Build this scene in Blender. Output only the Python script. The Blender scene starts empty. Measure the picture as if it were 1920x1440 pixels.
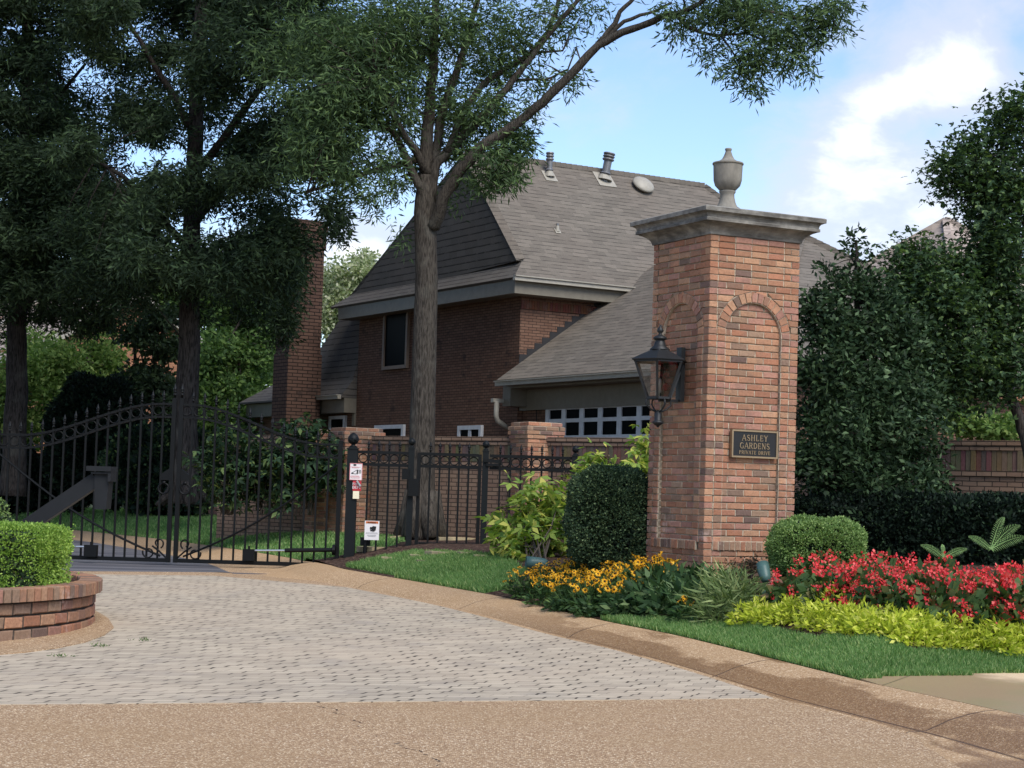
import bpy, math, random
import numpy as np
from mathutils import Vector, Matrix
random.seed(7)
RNG = np.random.default_rng(7)
scene = bpy.context.scene
COL = scene.collection

# ------------------------------------------------------------------ camera, sky, sun, exposure
F_PX, EYE, PITCH, ROLL = 3400.0, 1.40, math.atan(205 / 3400), 0.031
FW = Vector((0, math.cos(PITCH), math.sin(PITCH)))
UP0 = Vector((0, -math.sin(PITCH), math.cos(PITCH)))
RT = Vector((1, 0, 0)) * math.cos(ROLL) + UP0 * math.sin(ROLL)
UP = UP0 * math.cos(ROLL) - Vector((1, 0, 0)) * math.sin(ROLL)
EYEP = Vector((0, 0, EYE))
cam = bpy.data.cameras.new("camera")
cam.sensor_width = 36
cam.lens = F_PX / 1920 * 36
cam.clip_start, cam.clip_end = 0.1, 3000
camo = bpy.data.objects.new("camera", cam)
COL.objects.link(camo)
camo.matrix_world = Matrix(((RT.x, UP.x, -FW.x, 0), (RT.y, UP.y, -FW.y, 0), (RT.z, UP.z, -FW.z, EYE), (0, 0, 0, 1)))
scene.camera = camo
scene.view_settings.view_transform = 'Standard'
scene.view_settings.look = 'None'
scene.view_settings.gamma = 1
scene.view_settings.exposure = 1.1

def ray(px, py):
    return (FW * F_PX + RT * (px - 960) + UP * (720 - py)).normalized()
def at(px, py, Y):                     # point of the place seen at a photo pixel, at depth Y
    d = ray(px, py)
    return EYEP + d * (Y / d.y)

SUN_EL = math.radians(47)          # light comes from the right and behind the viewer
w = bpy.data.worlds.new("World")
scene.world = w
w.use_nodes = True
class NT:
    def __init__(s, nt): s.nt = nt
    def __call__(s, kind, props=None, **inp):
        n = s.nt.nodes.new('ShaderNode' + kind)
        for k, v in (props or {}).items(): setattr(n, k, v)
        for k, v in inp.items():
            k = int(k[1:]) if k[0] == '_' and k[1:].isdigit() else k.replace('_', ' ')
            s.set(n.inputs[k], v)
        return n
    def set(s, sock, v):
        if isinstance(v, bpy.types.NodeSocket): s.nt.links.new(v, sock)
        elif isinstance(v, bpy.types.Node): s.nt.links.new(v.outputs[0], sock)
        else:
            if isinstance(v, (tuple, list)) and len(v) == 3 and sock.type == 'RGBA': v = (*v, 1)
            sock.default_value = v
    def math(s, op, a, b=0.0, c=0.0, clamp=False):
        n = s('Math', {'operation': op, 'use_clamp': clamp})
        for i, v in enumerate((a, b, c)): s.set(n.inputs[i], v)
        return n.outputs[0]
    def vec(s, op, a, b=(0, 0, 0), scale=1.0):
        n = s('VectorMath', {'operation': op})
        s.set(n.inputs[0], a); s.set(n.inputs[1], b)
        if op == 'SCALE': s.set(n.inputs['Scale'], scale)
        return n.outputs['Value'] if op in ('DOT_PRODUCT', 'LENGTH', 'DISTANCE') else n.outputs[0]
    def ramp(s, fac, stops, interp='LINEAR'):
        n = s('ValToRGB'); n.color_ramp.interpolation = interp
        e = n.color_ramp.elements
        while len(e) < len(stops): e.new(0.5)
        for el, (p, c) in zip(e, stops):
            el.position = p; el.color = (*c, 1) if isinstance(c, (tuple, list)) else (c, c, c, 1)
        s.set(n.inputs[0], fac)
        return n.outputs[0]
    def mix(s, fac, a, b, mode='MIX'):
        n = s('Mix', {'data_type': 'RGBA', 'blend_type': mode})
        s.set(n.inputs[0], fac); s.set(n.inputs[6], a); s.set(n.inputs[7], b)
        return n.outputs[2]
    def noise(s, vec, scale, detail=3, rough=0.55, dist=0.0, out=0):
        n = s('TexNoise', Scale=scale, Detail=detail, Roughness=rough, Distortion=dist)
        if vec is not None: s.set(n.inputs['Vector'], vec)
        return n.outputs[out]
    def smooth(s, v, a, b):
        n = s('MapRange', {'interpolation_type': 'SMOOTHSTEP'}, Value=v)
        n.inputs[1].default_value, n.inputs[2].default_value = a, b
        return n.outputs[0]

wn = NT(w.node_tree)
for n in list(w.node_tree.nodes): w.node_tree.nodes.remove(n)
sky = wn('TexSky', {'sky_type': 'NISHITA', 'sun_disc': False, 'sun_elevation': SUN_EL,
                    'sun_rotation': math.radians(152), 'altitude': 100,
                    'air_density': 1.0, 'dust_density': 0.6, 'ozone_density': 2.2})
dirv = wn('TexCoord').outputs['Generated']
def blob(px, py, ax, ay, k):           # a soft patch of cloud around one direction of the sky
    d = ray(px, py)
    dif = wn.vec('SUBTRACT', dirv, tuple(d))
    sc = wn.vec('MULTIPLY', dif, (F_PX / ax, F_PX / ax, F_PX / ay))
    q = wn.math('SUBTRACT', 1.0, wn.vec('LENGTH', sc), clamp=True)
    return wn.math('MULTIPLY', q, k * .95)
warp = wn.noise(dirv, 9, 4, out=1)
dw = wn.vec('ADD', dirv, wn.vec('SCALE', wn.vec('SUBTRACT', warp, (.5, .5, .5)), scale=.05))
dirs = wn.vec('MULTIPLY', dw, (1, 1, 1.9))
big = wn.noise(dirs, 7, 7, .58)
fine = wn.noise(dirs, 22, 6, .6)
field = wn.math('ADD', wn.math('MULTIPLY', big, 1.05), wn.math('SUBTRACT', wn.math('MULTIPLY', fine, .62), .31))
bias = 0.0
for b in ((1620, 215, 130, 85, .34), (1710, 150, 140, 90, .34), (1810, 140, 130, 90, .30), (1580, 285, 100, 70, .24), (1900, 40, 420, 190, .30), (1620, 430, 420, 190, .30),
          (1800, 330, 480, 230, .30), (1600, 390, 90, 60, .12), (700, 470, 170, 110, .42), (560, 520, 260, 150, .26), (250, 560, 500, 260, .26),
          (1460, 330, 280, 140, .18), (1300, 130, 150, 60, .10), (1420, 120, 160, 60, .08)):
    bias = wn.math('ADD', bias, blob(*b))
soft = wn.smooth(wn.math('ADD', field, bias), .46, 1.0)
hard = wn.smooth(wn.math('ADD', field, bias), .76, 1.26)
mask = wn.math('MAXIMUM', wn.math('MULTIPLY', soft, .78), hard)
shade = wn.noise(wn.vec('ADD', dirs, (0, 0, .03)), 11, 5)
cloudc = wn.mix(wn.smooth(wn.math('ADD', wn.math('MULTIPLY', shade, .6), wn.math('MULTIPLY', wn.math('SUBTRACT', 1.0, hard), .4)), .34, .60), (5.4, 5.4, 5.5, 1), (3.55, 3.75, 4.3, 1))
skyc = wn.mix(1.0, sky.outputs[0], (.92, .94, 1.02, 1), 'MULTIPLY')
bg = wn('Background', Color=wn.mix(mask, skyc, cloudc), Strength=0.105)
wn('OutputWorld', Surface=bg)

sl = bpy.data.lights.new("sun", 'SUN')
sl.energy, sl.angle, sl.color = 1.9, math.radians(34), (1, .96, .88)
so = bpy.data.objects.new("sun", sl)
COL.objects.link(so)
# direction towards the sun: azimuth measured from +Y (view direction) clockwise
AZ = math.radians(152)
SUNV = Vector((math.sin(AZ) * math.cos(SUN_EL), math.cos(AZ) * math.cos(SUN_EL), math.sin(SUN_EL)))
so.rotation_euler = (-SUNV).to_track_quat('-Z', 'Y').to_euler()

# ------------------------------------------------------------------ object helpers
def tag(o, label=None, cat=None, group=None, kind=None):
    if label: o['label'] = label
    if cat: o['category'] = cat
    if group: o['group'] = group
    if kind: o['kind'] = kind
    return o
def empty(name, loc, label=None, cat=None, group=None):
    o = bpy.data.objects.new(name, None)
    o.empty_display_size = .2
    COL.objects.link(o)
    o.location = loc
    return tag(o, label, cat, group)
def link(name, me, parent=None, loc=None):
    o = bpy.data.objects.new(name, me)
    COL.objects.link(o)
    if parent is not None:
        o.parent = parent
    if loc is not None: o.location = loc
    return o
def wparent(o, parent):                # parent while the mesh keeps world coordinates
    o.parent = parent
    o.matrix_parent_inverse = wmat(parent).inverted()
    return o
def wmat(o):
    m = Matrix.LocRotScale(o.location, o.rotation_euler, o.scale)
    return wmat(o.parent) @ o.matrix_parent_inverse @ m if o.parent else m
def copy_tree(o, parent=None):
    c = o.copy()
    COL.objects.link(c)
    if parent is not None:
        c.parent = parent
    for ch in [x for x in bpy.data.objects if x.parent == o]:
        copy_tree(ch, c)
    return c

class MB:
    """collects polygons; build() makes ONE mesh object, UVs in metres along each face"""
    def __init__(s): s.v, s.f, s.m, s.t = [], [], [], []
    def poly(s, pts, m=0, t=None):
        i = len(s.v)
        s.v += [tuple(p) for p in pts]
        s.f.append(tuple(range(i, i + len(pts)))); s.m.append(m); s.t.append(t)
    def raw(s, vs, fs, m=0, t=None):
        i = len(s.v)
        s.v += [tuple(p) for p in vs]
        for f in fs:
            s.f.append(tuple(i + k for k in f)); s.m.append(m); s.t.append(t)
    def hexa(s, b, tp, m=0, t=None):   # bottom quad (ccw from above), top quad
        s.raw(list(b) + list(tp), [(3, 2, 1, 0), (4, 5, 6, 7), (0, 1, 5, 4), (1, 2, 6, 5), (2, 3, 7, 6), (3, 0, 4, 7)], m, t)
    def box(s, c, size, m=0, ax=None, t=None):
        c = Vector(c)
        X, Y, Z = ax or (Vector((1, 0, 0)), Vector((0, 1, 0)), Vector((0, 0, 1)))
        X, Y, Z = X * size[0] / 2, Y * size[1] / 2, Z * size[2] / 2
        q = lambda z: [c - X - Y + z, c + X - Y + z, c + X + Y + z, c - X + Y + z]
        s.hexa(q(-Z), q(Z), m, t)
    def bar(s, a, b, wd, dp=None, m=0, side=None):
        a, b = Vector(a), Vector(b)
        d = b - a
        L = d.length
        Z = d / L
        side = Vector(side) if side is not None else (Vector((1, 0, 0)) if abs(Z.x) < .8 else Vector((0, 0, 1)))
        X = (side - Z * side.dot(Z)).normalized()
        Y = Z.cross(X)
        s.box((a + b) / 2, (wd, dp or wd, L), m, (X, Y, Z))
    def tube(s, pts, rads, n=8, m=0, cap=True, jit=0.0):
        pts = [Vector(p) for p in pts]
        if not isinstance(rads, (list, tuple)): rads = [rads] * len(pts)
        base = len(s.v)
        ref = Vector((0.31, 0.9, 0.2))
        for i, p in enumerate(pts):
            d = (pts[min(i + 1, len(pts) - 1)] - pts[max(i - 1, 0)]).normalized()
            x = (ref - d * ref.dot(d))
            if x.length < 1e-3: x = Vector((1, 0, 0))
            x.normalize(); ref = x
            y = d.cross(x)
            for k in range(n):
                a = 2 * math.pi * k / n
                r = rads[i] * (1 + jit * random.uniform(-1, 1))
                s.v.append(tuple(p + x * math.cos(a) * r + y * math.sin(a) * r))
        for i in range(len(pts) - 1):
            for k in range(n):
                a, b = base + i * n + k, base + i * n + (k + 1) % n
                s.f.append((a, b, b + n, a + n)); s.m.append(m); s.t.append(None)
        if cap:
            s.f.append(tuple(base + k for k in range(n))[::-1]); s.m.append(m); s.t.append(None)
            e = base + (len(pts) - 1) * n
            s.f.append(tuple(e + k for k in range(n))); s.m.append(m); s.t.append(None)
    def lathe(s, prof, c=(0, 0, 0), n=24, m=0, ax=None, rot=0):
        c = Vector(c)
        X, Y, Z = ax or (Vector((1, 0, 0)), Vector((0, 1, 0)), Vector((0, 0, 1)))
        base = len(s.v)
        for r, z in prof:
            for k in range(n):
                a = 2 * math.pi * k / n + rot
                s.v.append(tuple(c + X * math.cos(a) * r + Y * math.sin(a) * r + Z * z))
        for i in range(len(prof) - 1):
            for k in range(n):
                a, b = base + i * n + k, base + i * n + (k + 1) % n
                s.f.append((a, b, b + n, a + n)); s.m.append(m); s.t.append(None)
        s.f.append(tuple(base + k for k in range(n))[::-1]); s.m.append(m); s.t.append(None)
        e = base + (len(prof) - 1) * n
        s.f.append(tuple(e + k for k in range(n))); s.m.append(m); s.t.append(None)
    def ring(s, c, R, r, nrm=(0, 1, 0), n=16, k=6, m=0):
        c, nrm = Vector(c), Vector(nrm).normalized()
        x = nrm.orthogonal().normalized(); y = nrm.cross(x)
        base = len(s.v)
        for i in range(n):
            a = 2 * math.pi * i / n
            d = x * math.cos(a) + y * math.sin(a)
            for j in range(k):
                b = 2 * math.pi * j / k
                s.v.append(tuple(c + d * (R + r * math.cos(b)) + nrm * r * math.sin(b)))
        for i in range(n):
            for j in range(k):
                a, b = base + i * k + j, base + i * k + (j + 1) % k
                a2, b2 = base + ((i + 1) % n) * k + j, base + ((i + 1) % n) * k + (j + 1) % k
                s.f.append((a, a2, b2, b)); s.m.append(m); s.t.append(None)
    def build(s, name, mats, parent=None, smooth=False, world=True, keep=None):
        me = bpy.data.meshes.new(name)
        vs = s.v
        me.from_pydata(vs, [], s.f)
        if not isinstance(mats, (list, tuple)): mats = [mats]
        for mt in mats: me.materials.append(mt)
        me.polygons.foreach_set('material_index', s.m)
        if smooth: me.polygons.foreach_set('use_smooth', [True] * len(s.f))
        # UV in metres
        nl = len(me.loops)
        co = np.empty(len(vs) * 3, 'f'); me.vertices.foreach_get('co', co); co = co.reshape(-1, 3)
        li = np.empty(nl, 'i'); me.loops.foreach_get('vertex_index', li)
        nf = len(s.f)
        nr = np.empty(nf * 3, 'f'); me.polygons.foreach_get('normal', nr); nr = nr.reshape(-1, 3)
        lt = np.empty(nf, 'i'); me.polygons.foreach_get('loop_total', lt)
        pn = np.repeat(nr, lt, axis=0)
        h = np.stack([-pn[:, 1], pn[:, 0], np.zeros(nl)], 1)
        hl = np.linalg.norm(h, axis=1)
        flat = hl < .05
        h[flat] = (1, 0, 0); hl[flat] = 1
        h /= hl[:, None]
        vv = np.cross(pn, h)
        P = co[li]
        uv = np.stack([(P * h).sum(1), (P * vv).sum(1)], 1).astype('f')
        ul = me.uv_layers.new(name='UVMap')
        ul.data.foreach_set('uv', uv.ravel())
        if any(t is not None for t in s.t):
            tt = np.array([t if t is not None else (1, 1, 1) for t in s.t], 'f')
            c4 = np.ones((nl, 4), 'f'); c4[:, :3] = np.repeat(tt, lt, axis=0)
            at_ = me.color_attributes.new('tint', 'FLOAT_COLOR', 'CORNER')
            at_.data.foreach_set('color', c4.ravel())
        o = bpy.data.objects.new(name, me)
        COL.objects.link(o)
        if parent is not None:
            if world: wparent(o, parent)
            else: o.parent = parent
        return o

def npmesh(name, V, Fq, mat, parent=None, world=True, smooth=False):
    """big numpy quad mesh"""
    me = bpy.data.meshes.new(name)
    nv, nf = len(V), len(Fq)
    me.vertices.add(nv); me.vertices.foreach_set('co', np.asarray(V, 'f').ravel())
    k = Fq.shape[1]
    me.loops.add(nf * k); me.loops.foreach_set('vertex_index', np.asarray(Fq, 'i').ravel())
    me.polygons.add(nf)
    me.polygons.foreach_set('loop_start', np.arange(0, nf * k, k, dtype='i'))
    if smooth: me.polygons.foreach_set('use_smooth', np.ones(nf, bool))
    for m in (mat if isinstance(mat, (list, tuple)) else [mat]): me.materials.append(m)
    me.update(calc_edges=True)
    o = bpy.data.objects.new(name, me)
    COL.objects.link(o)
    if parent is not None:
        if world: wparent(o, parent)
        else: o.parent = parent
    return o

# ------------------------------------------------------------------ materials
def S(r, g, b):
    f = lambda c: (c / 255 / 12.92) if c / 255 <= .04045 else ((c / 255 + .055) / 1.055) ** 2.4
    return (f(r), f(g), f(b))
def mat(name, fn):
    m = bpy.data.materials.new(name)
    m.use_nodes = True
    nt = m.node_tree
    for n in list(nt.nodes): nt.nodes.remove(n)
    N = NT(nt)
    N('OutputMaterial', Surface=fn(N))
    return m
def pbsdf(N, color, rough=.8, bump=None, bstr=.3, bdist=.01, spec=.3, metal=0.0, **kw):
    n = N('BsdfPrincipled', Base_Color=color, Roughness=rough, Metallic=metal)
    n.inputs['Specular IOR Level'].default_value = spec
    if bump is not None:
        b = N('Bump', Strength=bstr, Distance=bdist)
        N.set(b.inputs['Height'], bump)
        N.set(n.inputs['Normal'], b.outputs[0])
    return n
def obco(N): return N('TexCoord').outputs['Object']
def geo(N): return N('NewGeometry').outputs['Position']

def brick_tint(N):                     # real bricks: colour from the brick's own tint
    c = N('Attribute', {'attribute_name': 'tint'}).outputs['Color']
    p = geo(N)
    n1 = N.noise(p, 45, 4, .65)
    n2 = N.noise(p, 6, 3)
    col = N.mix(N.smooth(n1, .35, .75), c, N.mix(1, c, (.72, .70, .70), 'MULTIPLY'))
    col = N.mix(N.math('MULTIPLY', N.smooth(n2, .50, .72), .4), col, S(112, 94, 82))
    n3 = N.noise(p, 2.3, 4, .6)
    zz_ = N('SeparateXYZ', Vector=p).outputs[2]
    eff = N.math('MULTIPLY', N.math('MULTIPLY', N.smooth(n3, .56, .70), N.smooth(N.noise(p, 22, 3), .4, .6)), N.smooth(zz_, 2.1, 1.4))
    col = N.mix(N.math('MULTIPLY', eff, .5), col, S(206, 178, 166))
    spl = N.math('MULTIPLY', N.smooth(N.math('ADD', zz_, N.math('MULTIPLY', n3, -.7)), .75, .25), N.smooth(N.noise(p, 30, 4), .3, .6))
    col = N.mix(N.math('MULTIPLY', spl, .22), col, S(84, 70, 58))
    return pbsdf(N, col, .88, N.noise(p, 130, 4, .7), .6, .006, .2)
M_BRICK = mat('hand_laid_brick', brick_tint)
M_MORTAR = mat('mortar', lambda N: pbsdf(N, N.ramp(N.noise(geo(N), 30, 4), [(.3, S(150, 137, 120)), (.7, S(194, 179, 156))]), .95, N.noise(geo(N), 200, 3), .5, .004, .1))
def brick_tex(c1, c2, dark, mort, w=.2135, h=.0677, sc=1.0, mortw=.0055):
    def fn(N):
        uv = N('UVMap').outputs[0]
        wob = N.vec('SCALE', N.vec('SUBTRACT', N.noise(uv, 9, 2, out=1), (.5, .5, .5)), scale=.008)
        v = N.vec('ADD', uv, wob)
        b = N('TexBrick', Vector=v, Scale=1.0, Mortar_Size=mortw, Mortar_Smooth=.2, Bias=-.1, Brick_Width=w * sc, Row_Height=h * sc, Color1=(0, 0, 0), Color2=(1, 1, 1), Mortar=(.5, .5, .5))
        cell = N.vec('MULTIPLY', N.vec('FLOOR', N.vec('MULTIPLY', v, (1 / (w * sc), 1 / (h * sc), 0))), (7.31, 3.17, 0))
        wn_ = N('TexWhiteNoise', {'noise_dimensions': '2D'}); N.set(wn_.inputs['Vector'], cell)
        col = N.mix(b.outputs['Color'], c1, c2)
        col = N.mix(N.smooth(N.noise(uv, 2.4, 4, .6), .56, .72), col, dark)
        dk = N.smooth(b.outputs['Color'], .86, .9)
        col = N.mix(N.math('MULTIPLY', dk, .8), col, dark)
        col = N.mix(.25, col, N.mix(N.noise(uv, 60, 3), (.05, .05, .05), c2))
        col = N.mix(b.outputs['Fac'], col, mort)
        hgt = N.math('ADD', N.math('MULTIPLY', b.outputs['Fac'], -1.0), N.math('MULTIPLY', N.noise(uv, 70, 3), .35))
        return pbsdf(N, col, .9, hgt, .9, .01, .15)
    return fn
M_HOUSE = mat('house_brick', brick_tex(S(104, 76, 62), S(124, 95, 78), S(70, 56, 49), S(42, 36, 33)))  # joint colour set dark to paint in the shade of raked joints
M_WALL = mat('garden_wall_brick', brick_tex(S(124, 98, 82), S(142, 117, 97), S(90, 74, 64), S(58, 50, 44), mortw=.007))  # shade inside the raked joints is put into the dark mortar colour
M_CHIM = mat('chimney_brick', brick_tex(S(84, 62, 52), S(98, 74, 62), S(56, 45, 40), S(32, 27, 25), sc=1.42, mortw=.011))
M_FARBRICK = mat('far_brick', brick_tex(S(150, 98, 72), S(168, 118, 88), S(120, 78, 60), S(140, 116, 98)))
def shingles(c1, c2, row=.145, strong=0.0):
    def fn(N):
        uv = N('UVMap').outputs[0]
        v = N.vec('ADD', uv, N.vec('SCALE', N.vec('SUBTRACT', N.noise(uv, 5, 2, out=1), (.5, .5, .5)), scale=.02))
        b = N('TexBrick', {'offset': .37, 'squash': 1.3, 'squash_frequency': 3}, Vector=v, Scale=1.0, Mortar_Size=.001, Brick_Width=.31, Row_Height=row, Color1=(0, 0, 0), Color2=(1, 1, 1), Mortar=(.4, .4, .4))
        rowf = N.math('FRACT', N.math('DIVIDE', N('SeparateXYZ', Vector=v).outputs[1], row))
        edge = N.math('SUBTRACT', 1.0, N.smooth(rowf, .03, .24 + .06 * strong))
        brk = N.smooth(N.noise(N.vec('MULTIPLY', uv, (3.0, 6.9, 1)), 1.0, 2), .36 - .3 * strong, .6 - .3 * strong)
        col = N.mix(b.outputs['Color'], tuple(x * .9 for x in c1), tuple(x * 1.05 for x in c2))
        col = N.mix(.25, col, N.mix(N.noise(uv, 40, 4), S(60, 58, 58), S(190, 182, 172)))
        col = N.mix(N.math('MULTIPLY', N.smooth(N.noise(uv, .5, 3), .4, .7), .3), col, S(108, 98, 90))
        col = N.mix(N.math('MULTIPLY', N.math('MULTIPLY', edge, brk), .85), col, S(34, 32, 32))
        hgt = N.math('ADD', N.math('SUBTRACT', 1.0, rowf), N.math('MULTIPLY', b.outputs['Color'], .3))
        return pbsdf(N, col, .95, hgt, .55, .012, .1)
    return fn
M_SHINGLE = mat('asphalt_shingles', shingles(S(82, 75, 66), S(101, 93, 83)))
M_SHINGLE_D = mat('shade_painted_shingles', shingles(S(53, 51, 49), S(68, 65, 62), .17, .3))  # darker copy of the roof shingles, shade of the gable end painted in
M_SHINGLE_F = mat('brown_grey_shingles', shingles(S(150, 134, 124), S(176, 160, 148), .25))
def plain(name, c, rough=.6, spec=.3, metal=0.0, var=.15, bscale=60, bstr=.12):
    def fn(N):
        n = N.noise(obco(N), 7, 5, .6)
        col = N.mix(N.smooth(n, .3, .7), c, tuple(x * (1 - var) for x in c))
        return pbsdf(N, col, rough, N.noise(obco(N), bscale, 3), bstr, .004, spec, metal)
    return mat(name, fn)
M_TRIM = plain('taupe_trim_paint', S(116, 110, 98), .55)
M_GUTTER = plain('pale_gutter_metal', S(160, 154, 142), .45)
M_WHITE = plain('white_window_paint', S(206, 208, 212), .5)
M_TAN = plain('tan_window_frame', S(128, 112, 98), .6)
M_IRON = plain('black_wrought_iron', S(9, 10, 10), .5, .2, bstr=.25)
M_IRONG = plain('dark_green_post_paint', S(15, 19, 20), .55, .2)
M_GREYM = plain('grey_powder_coat', S(28, 29, 31), .55, .25)
M_GREEN = plain('green_fixture_enamel', S(70, 98, 92), .45, .4)
M_COPPER = plain('weathered_dark_copper', S(38, 40, 42), .5, .4, .2, .35)
M_DKMET = plain('dark_flashing', S(42, 41, 42), .7)
M_PIPE = plain('galvanised_pipe', S(118, 118, 120), .5, .5, .4)
M_RODM = plain('bright_steel_rod', S(190, 190, 188), .3, .5, .8)
M_BRONZE = plain('dark_bronze', S(30, 29, 28), .5, .5, .2)
M_GOLD = plain('worn_brass', S(150, 128, 98), .45, .5, .35)
M_SIGNW = plain('white_sign_face', S(214, 208, 206), .5, var=.04)
M_SIGNB = plain('cream_box', S(226, 216, 186), .5, var=.04)
M_RED = plain('red_sign_paint', S(176, 44, 52), .5)
M_PINK = plain('faded_red_print', S(206, 110, 112), .6)
M_ORANGE = plain('orange_sign_band', S(196, 104, 54), .5)
M_BLACK = plain('black_print', S(26, 26, 28), .6)
M_GREYP = plain('grey_print', S(138, 140, 142), .6)
M_STONE_F = mat('flagstone', lambda N: pbsdf(N, N.ramp(N.noise(obco(N), 5, 5), [(.3, S(128, 116, 92)), (.7, S(188, 170, 132))]), .9, N.noise(obco(N), 30, 4), .5, .01))
def stone(N):
    p = obco(N)
    z = N('SeparateXYZ', Vector=N('NewGeometry').outputs['Normal']).outputs[2]
    pos = geo(N)
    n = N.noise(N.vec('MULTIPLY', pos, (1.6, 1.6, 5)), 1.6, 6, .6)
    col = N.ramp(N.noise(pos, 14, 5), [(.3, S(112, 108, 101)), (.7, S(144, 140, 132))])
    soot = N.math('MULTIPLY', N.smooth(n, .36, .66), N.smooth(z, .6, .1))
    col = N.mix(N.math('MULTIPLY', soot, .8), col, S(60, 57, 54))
    return pbsdf(N, col, .9, N.noise(pos, 60, 5), .35, .008, .2)
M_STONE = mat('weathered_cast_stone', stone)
def urnstone(N):
    pos = geo(N)
    col = N.ramp(N.noise(N.vec('MULTIPLY', pos, (4, 4, 2)), 2.5, 6, .65), [(.3, S(106, 102, 94)), (.72, S(140, 134, 123))])
    return pbsdf(N, col, .9, N.noise(pos, 70, 5), .35, .006, .2)
M_URN = mat('urn_cast_stone', urnstone)
def glassm(N):
    fr = N('Fresnel', IOR=1.5)
    return N('MixShader', _0=N.math('ADD', fr, .06), _1=N('BsdfTransparent', Color=(.86, .88, .88)), _2=N('BsdfGlossy', Color=(.9, .92, 1), Roughness=.03))
M_GLASS = mat('lantern_glass', glassm)
M_PANE = mat('dark_window_glass', lambda N: pbsdf(N, (.004, .005, .006), .35, spec=.012))

def leafmat(name, c1, c2, c3=None, trans=.25, rough=.62, spec=.14):
    def fn(N):
        r = N('NewGeometry').outputs['Random Per Island']
        n = N.noise(geo(N), .9, 3)
        col = N.ramp(r, [(.0, c1), (.72, c2), (1.0, c3 or c2)])
        col = N.mix(N.math('MULTIPLY', N.smooth(n, .35, .65), .45), col, N.mix(1, col, (.6, .64, .62), 'MULTIPLY'))
        p = pbsdf(N, col, rough, spec=spec)
        t = N('BsdfTranslucent', Color=N.mix(1, col, (1.3, 1.5, .7), 'MULTIPLY'))
        return N('MixShader', _0=trans, _1=p, _2=t)
    return mat(name, fn)
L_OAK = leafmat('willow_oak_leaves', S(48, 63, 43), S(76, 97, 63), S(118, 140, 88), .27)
L_OAKD = leafmat('shade_painted_oak_leaves', S(38, 51, 37), S(57, 73, 51), S(84, 104, 69), .22)  # darker copy of the oak leaves, shade put into the green
L_HOLLY = leafmat('holly_leaves', S(26, 42, 25), S(46, 65, 39), S(90, 110, 76), .1, .55, .14)
L_MAPLE = leafmat('maple_leaves', S(44, 61, 44), S(68, 90, 60), S(112, 132, 80), .25)
L_BRIGHT = leafmat('light_green_leaves', S(80, 104, 50), S(112, 136, 72), S(148, 162, 92), .32)
L_MID = leafmat('mid_green_leaves', S(56, 80, 46), S(86, 112, 60), S(116, 140, 76), .3)
L_CRAPE = leafmat('crape_myrtle_leaves', S(110, 124, 84), S(160, 166, 128), S(214, 210, 190), .3)
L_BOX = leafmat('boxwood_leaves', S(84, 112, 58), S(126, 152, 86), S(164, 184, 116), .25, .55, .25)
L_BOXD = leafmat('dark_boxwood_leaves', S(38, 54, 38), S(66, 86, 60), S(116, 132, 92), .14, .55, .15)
L_BOXY = leafmat('yellow_green_boxwood_leaves', S(88, 120, 46), S(136, 166, 68), S(178, 200, 104), .28, .5, .25)  # a yellower green of the leaves themselves
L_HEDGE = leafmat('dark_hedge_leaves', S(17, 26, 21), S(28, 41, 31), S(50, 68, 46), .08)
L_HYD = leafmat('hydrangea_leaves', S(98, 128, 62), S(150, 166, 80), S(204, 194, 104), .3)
L_HYDD = leafmat('shade_painted_hydrangea_leaves', S(34, 52, 37), S(56, 78, 52), S(110, 126, 72), .16)  # darker copy of the hydrangea leaves with shade painted into the colour
L_LIME = leafmat('lime_leaves', S(150, 166, 48), S(196, 200, 72), S(226, 220, 120), .3)
L_BEG = leafmat('begonia_leaves', S(50, 74, 40), S(82, 106, 60), S(112, 92, 62), .2, .5, .2)
L_RUD = leafmat('coneflower_leaves', S(40, 62, 36), S(66, 92, 52), S(104, 126, 76), .18)
L_HOSTA = leafmat('broad_perennial_leaves', S(42, 64, 38), S(64, 90, 54), S(112, 130, 88), .18, .6, .15)
L_PALE = leafmat('pale_perennial_leaves', S(82, 102, 60), S(120, 136, 86), S(168, 176, 122), .22)
L_FERN = leafmat('fern_leaves', S(112, 146, 90), S(146, 176, 112), None, .3)
L_DRY = leafmat('withered_leaves', S(58, 48, 40), S(84, 70, 56), S(112, 92, 72), .1)
L_GRASS = leafmat('lawn_blades', S(88, 122, 68), S(124, 156, 94), S(176, 186, 130), .4, .6, .15)
M_REDFL = leafmat('red_begonia_petals', S(214, 46, 58), S(236, 76, 80), S(246, 122, 116), .3, .5, .2)
M_YELFL = leafmat('golden_petals', S(246, 166, 26), S(252, 190, 44), S(254, 214, 90), .3, .5, .2)
M_CONE = plain('dark_flower_cone', S(44, 28, 22), .9)
def bark(c1, c2, sc=1.0):
    def fn(N):
        p = N.vec('MULTIPLY', geo(N), (1, 1, .13))
        n = N.noise(p, 34 * sc, 5, .62, .4)
        n2 = N.noise(geo(N), 2.2, 4)
        col = N.mix(N.smooth(n, .36, .62), c1, c2)
        col = N.mix(N.math('MULTIPLY', N.smooth(n2, .5, .7), .3), col, S(104, 102, 94))
        return pbsdf(N, col, .95, n, .8, .03, .1)
    return fn
M_BARK = mat('grey_furrowed_bark', bark(S(44, 40, 36), S(78, 72, 65), 1.6))
M_BARKD = mat('dark_bark', bark(S(34, 31, 29), S(70, 64, 60), 1.2))
M_TWIG = plain('twig_bark', S(78, 70, 62), .9)
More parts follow.
